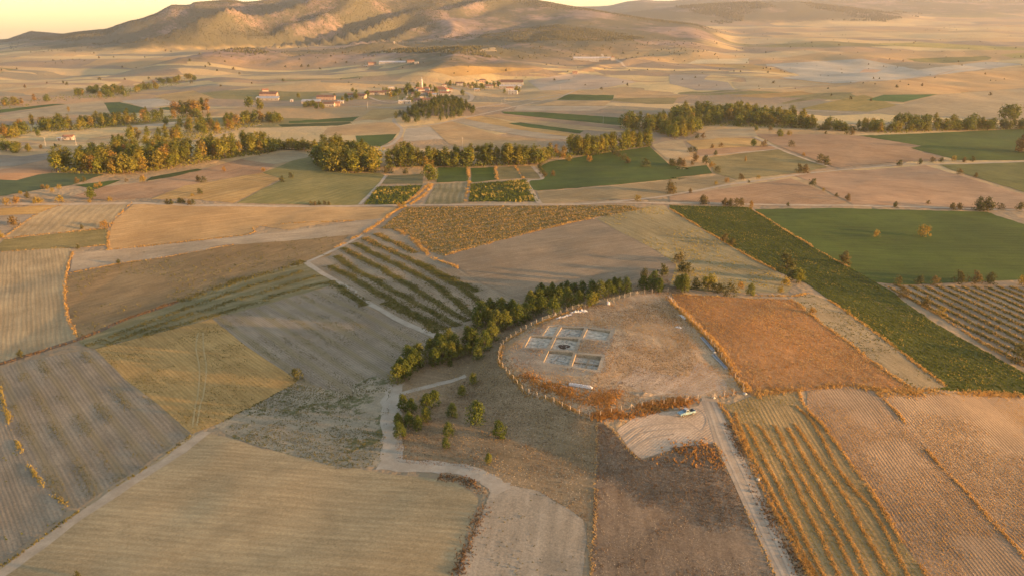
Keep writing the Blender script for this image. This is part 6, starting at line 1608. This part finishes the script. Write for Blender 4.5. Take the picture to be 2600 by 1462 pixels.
bed = put('cargo_bed', MB().box(-2.33, -.46, -.80, .80, .52, .60).mesh('bed_floor', M_BED), tk)
for s_ in (-1, 1):
    put('bed_side', MB().box(-2.33, -.46, s_ * .83 - .03, s_ * .83 + .03, .42, 1.0).mesh('bed_side', M_BLUE), bed)
    put('bed_liner', MB().box(-2.29, -.50, s_ * .785 - .012, s_ * .785 + .012, .602, .96).mesh('bed_liner', M_BED), bed)
put('headboard', MB().box(-.50, -.46, -.77, .77, .602, 1.02).mesh('bed_headboard', M_BLUE), bed)
put('tailgate', MB().box(-2.375, -2.335, -.86, .86, .45, .99).mesh('tailgate', M_BLUE), tk)
put('bumper', bev(MB().box(2.36, 2.46, -.86, .86, .42, .56).mesh('front_bumper', M_RIM), .02), tk)
put('bumper', bev(MB().box(-2.48, -2.39, -.80, .80, .40, .52).mesh('rear_bumper', M_RIM), .02), tk)
put('chassis', MB().box(-2.3, 2.2, -.55, .55, .30, .41).mesh('truck_chassis', M_TYRE), tk)
for wx in (1.52, -1.45):
    for s_ in (-1, 1):
        w_ = put('wheel', MB().tube([(0, -.10, 0), (0, .10, 0)], .22, 14).mesh('wheel_hub', M_RIM), tk, (wx, s_ * .77, .34))
        put('tyre', MB().tube([(0, -.11, 0), (0, -.09, 0), (0, .09, 0), (0, .11, 0)], [.26, .34, .34, .26], 18).mesh('tyre', M_TYRE, True), w_)
        put('rim', MB().tube([(0, s_ * .112, 0), (0, s_ * .125, 0)], .17, 12).mesh('rim', M_RIM), w_)
        put('wheel_arch', MB().tube([(wx + .42 * math.cos(a), s_ * .845, .40 + .42 * math.sin(a)) for a in np.linspace(0, math.pi, 9)], .035, 5).mesh('wheel_arch', M_BLUE), tk)

# ------------------------------------------------------------------ the village and the farms
W_WHITE = plain('whitewash', (0.42, 0.37, 0.31), 0.9, 0.1, 0.3)
W_MUD = plain('mud_plaster', (0.40, 0.31, 0.22), 0.95, 0.2, 0.4)
W_PINK = plain('pink_plaster', (0.40, 0.27, 0.20), 0.9, 0.1, 0.3)
W_STONE = plain('rubble_stone_wall', (0.36, 0.31, 0.25), 0.95, 0.3, 0.8)
R_ORANGE = plain('orange_tiles', (0.30, 0.15, 0.085), 0.85, 0.25, 0.6)
R_BROWN = plain('old_brown_tiles', (0.17, 0.10, 0.07), 0.9, 0.3, 0.6)
R_GREY = plain('grey_sheet_roof', (0.34, 0.34, 0.33), 0.6, 0.2, 0.3, 0.3)
R_PALE = plain('pale_sheet_roof', (0.52, 0.47, 0.42), 0.6, 0.15, 0.3, 0.3)
M_WOOD = plain('door_wood', (0.16, 0.09, 0.05), 0.8, 0.2, 1.0)
def house(name, px, w, d, h, rot, wall, roof, kind, label, cat='house', wins=3, floors=1, group='village houses', roof_h=None, chimney=False):
    x, y = unproj(P(px))[0]
    rot = R(rot) 
    zs = [float(height(x + a * w / 2 * math.cos(rot) - b * d / 2 * math.sin(rot), y + a * w / 2 * math.sin(rot) + b * d / 2 * math.cos(rot))) for a in (-1, 1) for b in (-1, 1)]
    e = put(name, None, None, (float(x), float(y + d / 2), (min(zs) + max(zs)) / 2 + .05), rot)
    tag(e, label, cat, group)
    lo = min(zs) - max(zs) - .6
    rh = roof_h if roof_h else 0.28 * d
    put('wall', MB().box(-w / 2, w / 2, -d / 2, d / 2, lo, h).mesh('house_wall', wall), e)
    ov = 0.5
    if kind == 'gable':
        m = MB().prism([(-d / 2 - ov, h - .12), (0, h + rh), (d / 2 + ov, h - .12), (d / 2 + ov, h + .1), (0, h + rh + .24), (-d / 2 - ov, h + .1)], -w / 2 - ov, w / 2 + ov, 'x')
        put('gable', MB().prism([(-d / 2, h + .002), (d / 2, h + .002), (0, h + rh - .02)], -w / 2 + .01, w / 2 - .01, 'x').mesh('house_gable', wall), e)
    elif kind == 'hip':
        k = min(w, d) / 2 * 0.9
        m = MB().add([(-w / 2 - ov, -d / 2 - ov, h), (w / 2 + ov, -d / 2 - ov, h), (w / 2 + ov, d / 2 + ov, h), (-w / 2 - ov, d / 2 + ov, h), (-w / 2 + k, 0, h + rh), (w / 2 - k, 0, h + rh)],
                     [(3, 2, 1, 0), (0, 1, 5, 4), (2, 3, 4, 5), (1, 2, 5), (3, 0, 4)])
    elif kind == 'shed':
        m = MB().prism([(-d / 2 - ov, h - .1), (d / 2 + ov, h + rh), (d / 2 + ov, h + rh + .18), (-d / 2 - ov, h + .08)], -w / 2 - ov, w / 2 + ov, 'x')
    else:
        m = MB().box(-w / 2 - .3, w / 2 + .3, -d / 2 - .3, d / 2 + .3, h, h + .35)
    ro = put('roof', m.mesh('house_roof', roof), e)
    if chimney:
        put('chimney', MB().box(w * .2 - .35, w * .2 + .35, -.35, .35, h + rh * .5, h + rh + 1.0).mesh('chimney', wall), ro)
    dx = w * 0.5 / max(wins, 1)
    fh = h / floors
    for fl_ in range(floors):
        for k in range(wins):
            cx = -w / 2 + (2 * k + 1) * w / (2 * wins)
            if fl_ == 0 and k == wins // 2:
                put('door', MB().box(cx - .55, cx + .55, -d / 2 - .07, -d / 2 + .05, 0, 2.1).mesh('house_door', M_WOOD), e); continue
            wn_ = put('window', MB().box(cx - .62, cx + .62, -d / 2 - .06, -d / 2 + .05, fl_ * fh + 1.0, fl_ * fh + 2.2).mesh('window_frame', W_WHITE), e)
            put('pane', MB().box(cx - .5, cx + .5, -d / 2 - .09, -d / 2 - .062, fl_ * fh + 1.1, fl_ * fh + 2.1).mesh('window_pane', M_GLASS), wn_)
        for s_ in (1,):
            wn_ = put('window', MB().box(w / 2 - .05, w / 2 + .06, -.6, .6, fl_ * fh + 1.0, fl_ * fh + 2.2).mesh('window_frame', W_WHITE), e)
            put('pane', MB().box(w / 2 + .062, w / 2 + .09, -.48, .48, fl_ * fh + 1.1, fl_ * fh + 2.1).mesh('window_pane', M_GLASS), wn_)
    return e
house('mosque', 'v5 945,272', 11, 11, 6, 12, W_WHITE, R_ORANGE, 'hip', 'mosque with orange hipped roof beside the minaret', 'mosque', 3, 1, 'village houses', 3.5)
x, y = unproj(P('v5 962,226'))[0]
mn = put('minaret', None, None, (float(x), float(y), float(height(x, y)))); tag(mn, 'slender white minaret rising over the village', 'minaret')
W_MIN = plain('bright_render', (0.66, 0.61, 0.53), 0.9, 0.05, 0.3)
put('base', MB().box(-1.7, 1.7, -1.7, 1.7, -.5, 4.5).mesh('minaret_base', W_MIN), mn)
put('shaft', MB().tube([(0, 0, 4.5), (0, 0, 14.2)], [1.25, 1.1], 12).mesh('minaret_shaft', W_MIN, True), mn)
put('balcony', MB().tube([(0, 0, 14.1), (0, 0, 14.7), (0, 0, 15.6)], [1.1, 1.8, 1.8], 12).mesh('minaret_balcony', W_MIN), mn)
put('upper_shaft', MB().tube([(0, 0, 15.5), (0, 0, 17.8)], [.95, .88], 12).mesh('minaret_upper', W_MIN, True), mn)
put('spire', MB().tube([(0, 0, 17.8), (0, 0, 21.4)], [1.1, .04], 12).mesh('minaret_spire', R_GREY), mn)
house('barn', 'v5 300,292', 26, 9, 3.6, 6, W_STONE, R_BROWN, 'gable', 'long brown roofed barn at the left end of the village', 'barn', 5)
house('house', 'v5 445,285', 12, 8, 4, -5, W_WHITE, R_BROWN, 'gable', 'pale house behind the broad golden tree')
house('house', 'v5 520,215', 9, 7, 4, 10, W_WHITE, R_PALE, 'flat', 'white flat house on the skyline left of the tall dark tree')
house('house', 'v5 700,248', 12, 7, 3.6, 0, W_WHITE, R_BROWN, 'gable', 'low white house left of the tall dark tree')
house('house', 'v5 895,240', 9, 8, 4.6, 20, W_WHITE, R_ORANGE, 'hip', 'small orange roofed house left of the minaret')
house('house', 'v5 1015,245', 12, 9, 5, -8, W_WHITE, R_ORANGE, 'hip', 'orange roofed house right of the minaret', chimney=True)
house('house', 'v5 985,298', 11, 8, 4.6, 5, W_STONE, R_BROWN, 'hip', 'house with brown roof below the mosque')
house('house', 'v5 1050,290', 8, 7, 4.4, -15, W_WHITE, R_ORANGE, 'gable', 'little orange roofed house below the mosque')
house('house', 'v5 1175,245', 8, 8, 5.5, 30, W_WHITE, R_ORANGE, 'gable', 'steep gabled house left of the large orange roof', floors=2)
house('house', 'v5 1240,265', 20, 13, 5.5, -12, W_WHITE, R_ORANGE, 'hip', 'largest orange roofed house of the village', floors=2, wins=4, roof_h=4.5, chimney=True)
house('house', 'v5 1290,300', 15, 8, 3.8, -4, W_WHITE, R_ORANGE, 'gable', 'long orange roofed house under the largest one')
house('house', 'v5 1270,185', 8, 7, 4, 10, W_WHITE, R_ORANGE, 'hip', 'small orange roof behind the largest house')
house('shed', 'v5 925,392', 18, 6, 2.8, 3, W_STONE, R_BROWN, 'shed', 'long low dark red shed at the edge of the grove', 'shed', 3)
house('house', 'v5 1045,398', 14, 8, 3.6, -6, W_MUD, R_ORANGE, 'gable', 'mud house half hidden by the grove pines')
house('house', 'v5 970,350', 9, 7, 3.6, 8, W_MUD, R_GREY, 'flat', 'flat grey house in the middle of the village')
house('shed', 'v5 710,418', 17, 7, 4.2, 2, W_WHITE, R_PALE, 'flat', 'plain pale box shed standing in front of the village', 'shed', 3)
house('house', 'v5 100,335', 13, 8, 3.6, -8, W_WHITE, R_BROWN, 'gable', 'brown roofed house left of the long barn')
house('house', 'v5 15,325', 11, 7, 3.4, 5, W_WHITE, R_BROWN, 'gable', 'pale house at the left fringe of the village')
house('house', 'v5 1500,158', 16, 8, 4, 0, W_WHITE, R_BROWN, 'gable', 'long pale house on the upper road')
house('house', 'v5 1820,112', 14, 8, 4, 4, W_PINK, R_BROWN, 'hip', 'reddish house above the garden trees')
house('house', 'v5 1910,192', 15, 7, 3.6, -3, W_WHITE, R_ORANGE, 'gable', 'low white house in the garden trees')
house('barn', 'v5 2240,165', 42, 12, 6, -4, W_WHITE, R_BROWN, 'gable', 'huge barn with brown roof at the right end of the village', 'barn', 7, roof_h=4.5)
house('barn', 'v5 2215,200', 40, 9, 4, -4, W_STONE, R_PALE, 'shed', 'long lean to with pale roof under the huge barn', 'barn', 6, roof_h=1.2)
house('house', 'v5 2205,228', 14, 8, 3.8, 6, W_WHITE, R_ORANGE, 'hip', 'red roofed house below the huge barn')
house('house', 'v5 2255,285', 15, 9, 5.2, -8, W_WHITE, R_PALE, 'flat', 'white cube shaped house at the right end', floors=2)
house('house', 'v5 2080,118', 7, 6, 3.6, 0, W_PINK, R_ORANGE, 'gable', 'tiny pink house beside the huge barn')
for px_, w_, d_, h_, rz_, wl_, rf_, kd_, lb_ in (
    ('v5 565,262', 9, 7, 3.4, 8, W_MUD, R_BROWN, 'gable', 'mud walled house behind the golden tree'), ('v5 640,240', 8, 6, 3.2, -6, W_STONE, R_GREY, 'flat', 'grey flat house between golden and dark trees'),
    ('v5 810,255', 9, 7, 3.6, 14, W_WHITE, R_BROWN, 'hip', 'hipped house just right of the tall dark tree'), ('v5 860,305', 10, 7, 3.4, -4, W_STONE, R_BROWN, 'gable', 'stone house below the small orange roof'),
    ('v5 1085,305', 9, 7, 3.6, 10, W_WHITE, R_ORANGE, 'gable', 'orange roofed house in the village centre, lowest row'), ('v5 1115,270', 8, 7, 4, -20, W_MUD, R_BROWN, 'hip', 'brown hipped house between mosque and largest house'),
    ('v5 1150,315', 9, 6, 3.2, 0, W_STONE, R_GREY, 'shed', 'grey lean to house above the grove'), ('v5 1350,245', 9, 7, 3.6, 6, W_WHITE, R_ORANGE, 'gable', 'orange roofed house right of the largest house'),
    ('v5 1640,185', 9, 6, 3.2, -3, W_MUD, R_BROWN, 'gable', 'mud house left among the upper garden trees'), ('v5 2000,160', 8, 6, 3.2, 4, W_STONE, R_BROWN, 'gable', 'stone house left of the huge barn'),
    ('v5 770,345', 8, 6, 3, 2, W_STONE, R_GREY, 'flat', 'low stone hut right of the front road'), ('v5 1740,235', 9, 5, 2.8, 0, W_MUD, R_GREY, 'shed', 'grey roofed byre below the upper garden trees')):
    house('house', px_, w_, d_, h_, rz_, wl_, rf_, kd_, lb_, 'house', 2)
FG = 'farm buildings left of the village'
house('barn', 'v6 575,272', 26, 11, 5, 0, W_PINK, R_BROWN, 'gable', 'red roofed barn of the left farm', 'barn', 6, 1, FG)
house('shed', 'v6 560,330', 33, 8, 3.2, 0, W_STONE, R_GREY, 'shed', 'long grey roofed shed under the red barn', 'shed', 5, 1, FG)
house('house', 'v6 515,212', 9, 8, 5.5, 25, W_WHITE, R_ORANGE, 'gable', 'sunlit gabled house behind the red barn', 'house', 2, 1, FG)
house('tank_house', 'v6 1000,352', 4.5, 4.5, 2.4, 10, W_WHITE, R_PALE, 'hip', 'tiny white hut alone on the slope', 'hut', 1, 1, FG)
house('barn', 'v6 1620,325', 26, 9, 4.6, 0, W_PINK, R_BROWN, 'gable', 'long brown roofed barn of the ruined farm', 'barn', 6, 1, FG)
house('shed', 'v6 1350,380', 26, 8, 2.6, 3, W_STONE, R_GREY, 'shed', 'low grey shed left of the ruined farm', 'shed', 4, 1, FG)
house('house', 'v6 1680,440', 14, 8, 3.6, -2, W_WHITE, R_BROWN, 'gable', 'white fronted house of the ruined farm', 'house', 4, 1, FG)
house('house', 'v6 1480,430', 8, 7, 3.2, 5, W_WHITE, R_BROWN, 'gable', 'small white house left in the ruined farm', 'house', 2, 1, FG)
house('house', 'v6 1800,430', 11, 8, 3.2, 12, W_PINK, R_ORANGE, 'gable', 'reddish house right in the ruined farm', 'house', 2, 1, FG)
house('house', 'v6 1890,385', 8, 6, 3.2, 4, W_WHITE, R_PALE, 'flat', 'small white house right of the ruined farm', 'house', 2, 1, FG)
house('house', 'v6 2100,280', 14, 7, 4, 0, W_WHITE, R_BROWN, 'gable', 'white house among dark trees', 'house', 4, 1, FG)
house('house', 'v6 2270,295', 11, 7, 3.6, -10, W_MUD, R_BROWN, 'gable', 'mud house right of the dark trees', 'house', 2, 1, FG)
FF = 'far farm buildings'
house('house', 'v8 690,405', 17, 9, 5, 5, W_PINK, R_ORANGE, 'gable', 'pink house on the slope behind the village', 'house', 4, 1, FF)
house('shed', 'v8 1240,350', 58, 9, 3.5, 0, W_WHITE, R_PALE, 'shed', 'very long pale shed far behind the village', 'shed', 6, 1, FF)
house('house', 'v8 1740,335', 14, 9, 4, 0, W_PINK, R_ORANGE, 'gable', 'pink house at the end of the long shed', 'house', 3, 1, FF)
house('house', 'v8 1900,355', 8, 7, 3.5, 0, W_WHITE, R_PALE, 'flat', 'bright white hut right of the long shed', 'hut', 2, 1, FF)
house('house', 'v8 515,440', 9, 6, 3, 0, W_MUD, R_PALE, 'flat', 'mud hut left of the pink house', 'hut', 2, 1, FF)
house('barn', 'v7 1040,300', 62, 12, 6, -6, W_WHITE, R_PALE, 'gable', 'long bright white barn on the far rise', 'barn', 6, 1, FF)
house('shed', 'v7 1510,272', 26, 10, 4.5, 0, W_STONE, R_GREY, 'gable', 'grey roofed shed right of the bright barn', 'shed', 4, 1, FF)
house('shed', 'v7 1690,258', 14, 8, 4, 0, W_MUD, R_PALE, 'shed', 'pale roofed shed of the far farm', 'shed', 2, 1, FF)
house('house', 'v7 1830,285', 10, 9, 7, 0, W_WHITE, R_ORANGE, 'hip', 'white two storey house of the far farm', 'house', 2, 2, FF)
house('house', 'v7 700,690', 10, 7, 3.4, 0, W_PINK, R_ORANGE, 'gable', 'lone orange hut on the slope right of the village', 'hut', 2, 1, FF)
house('house', 'd1 490,362', 9, 6, 3, 10, W_WHITE, R_ORANGE, 'gable', 'small red roofed farmhouse between the left tree belts', 'house', 2, 1, 'left valley farm')
house('hut', 'd1 430,366', 4, 4, 2.4, 0, W_WHITE, R_PALE, 'flat', 'tiny white hut beside the left valley farmhouse', 'hut', 1, 1, 'left valley farm')
house('hut', 'c2 430,318', 5, 5, 5, 0, W_WHITE, R_PALE, 'flat', 'small white tower hut high on the hill foot', 'hut', 1, 1, FF)
# power poles
M_POLE = plain('grey_pole', (0.50, 0.44, 0.36), 0.85, 0.1, 1.0)
pole_me = MB().tube([(0, 0, -.5), (0, 0, 9.0)], [.17, .10], 7).mesh('pole_shaft', M_POLE)
arm_me = MB().box(-1.0, 1.0, -.07, .07, 8.3, 8.45).mesh('pole_arm', M_POLE)
ins_me = MB().tube([(0, 0, 0), (0, 0, .28)], [.07, .05], 6).mesh('pole_insulator', M_GLASS)
poles = P('v5 1312,190 1537,195 1893,118 1690,130 1735,118 1583,115 1790,85 620,352 755,315 187,495 1990,185 1710,275 2300,50 2140,410 v6 2390,490 v7 735,605 1635,585 2160,530 2300,440 d1 555,400 335,420 910,45 795,30 d2 930,415 1950,245 1215,115 c2 1640,660')
poles.sort()
for k, (a, b) in enumerate(poles):
    x, y = unproj([(a, b)])[0]
    e = put('utility_pole', None, None, (float(x), float(y), float(height(x, y))), rs.uniform(-.4, .4))
    tag(e, f'grey utility pole, {ORD[k] + " from the left" if k < 14 else ORD[len(poles) - 1 - k] + " from the right"}, around the village', 'pole', 'utility poles')
    put('shaft', pole_me, e); put('crossarm', arm_me, e)
    for q in (-.85, 0, .85): put('insulator', ins_me, e, (q, 0, 8.44))

# ------------------------------------------------------------------ haze
hz = MB().box(-30000, 30000, -900, 15800, -420, 760)
t = bpy.data.materials.new('warm_haze'); t.use_nodes = True
nt = t.node_tree; nt.nodes.remove(nt.nodes['Principled BSDF'])
pv = nt.nodes.new('ShaderNodeVolumePrincipled')
pv.inputs['Color'].default_value = (0.93, 0.92, 0.93, 1)
pv.inputs['Density'].default_value = 4.6e-5
pv.inputs['Anisotropy'].default_value = 0.25
nt.links.new(pv.outputs[0], nt.nodes['Material Output'].inputs['Volume'])
tag(put('haze', hz.mesh('haze', t)), 'warm evening haze over the plain', kind='stuff')
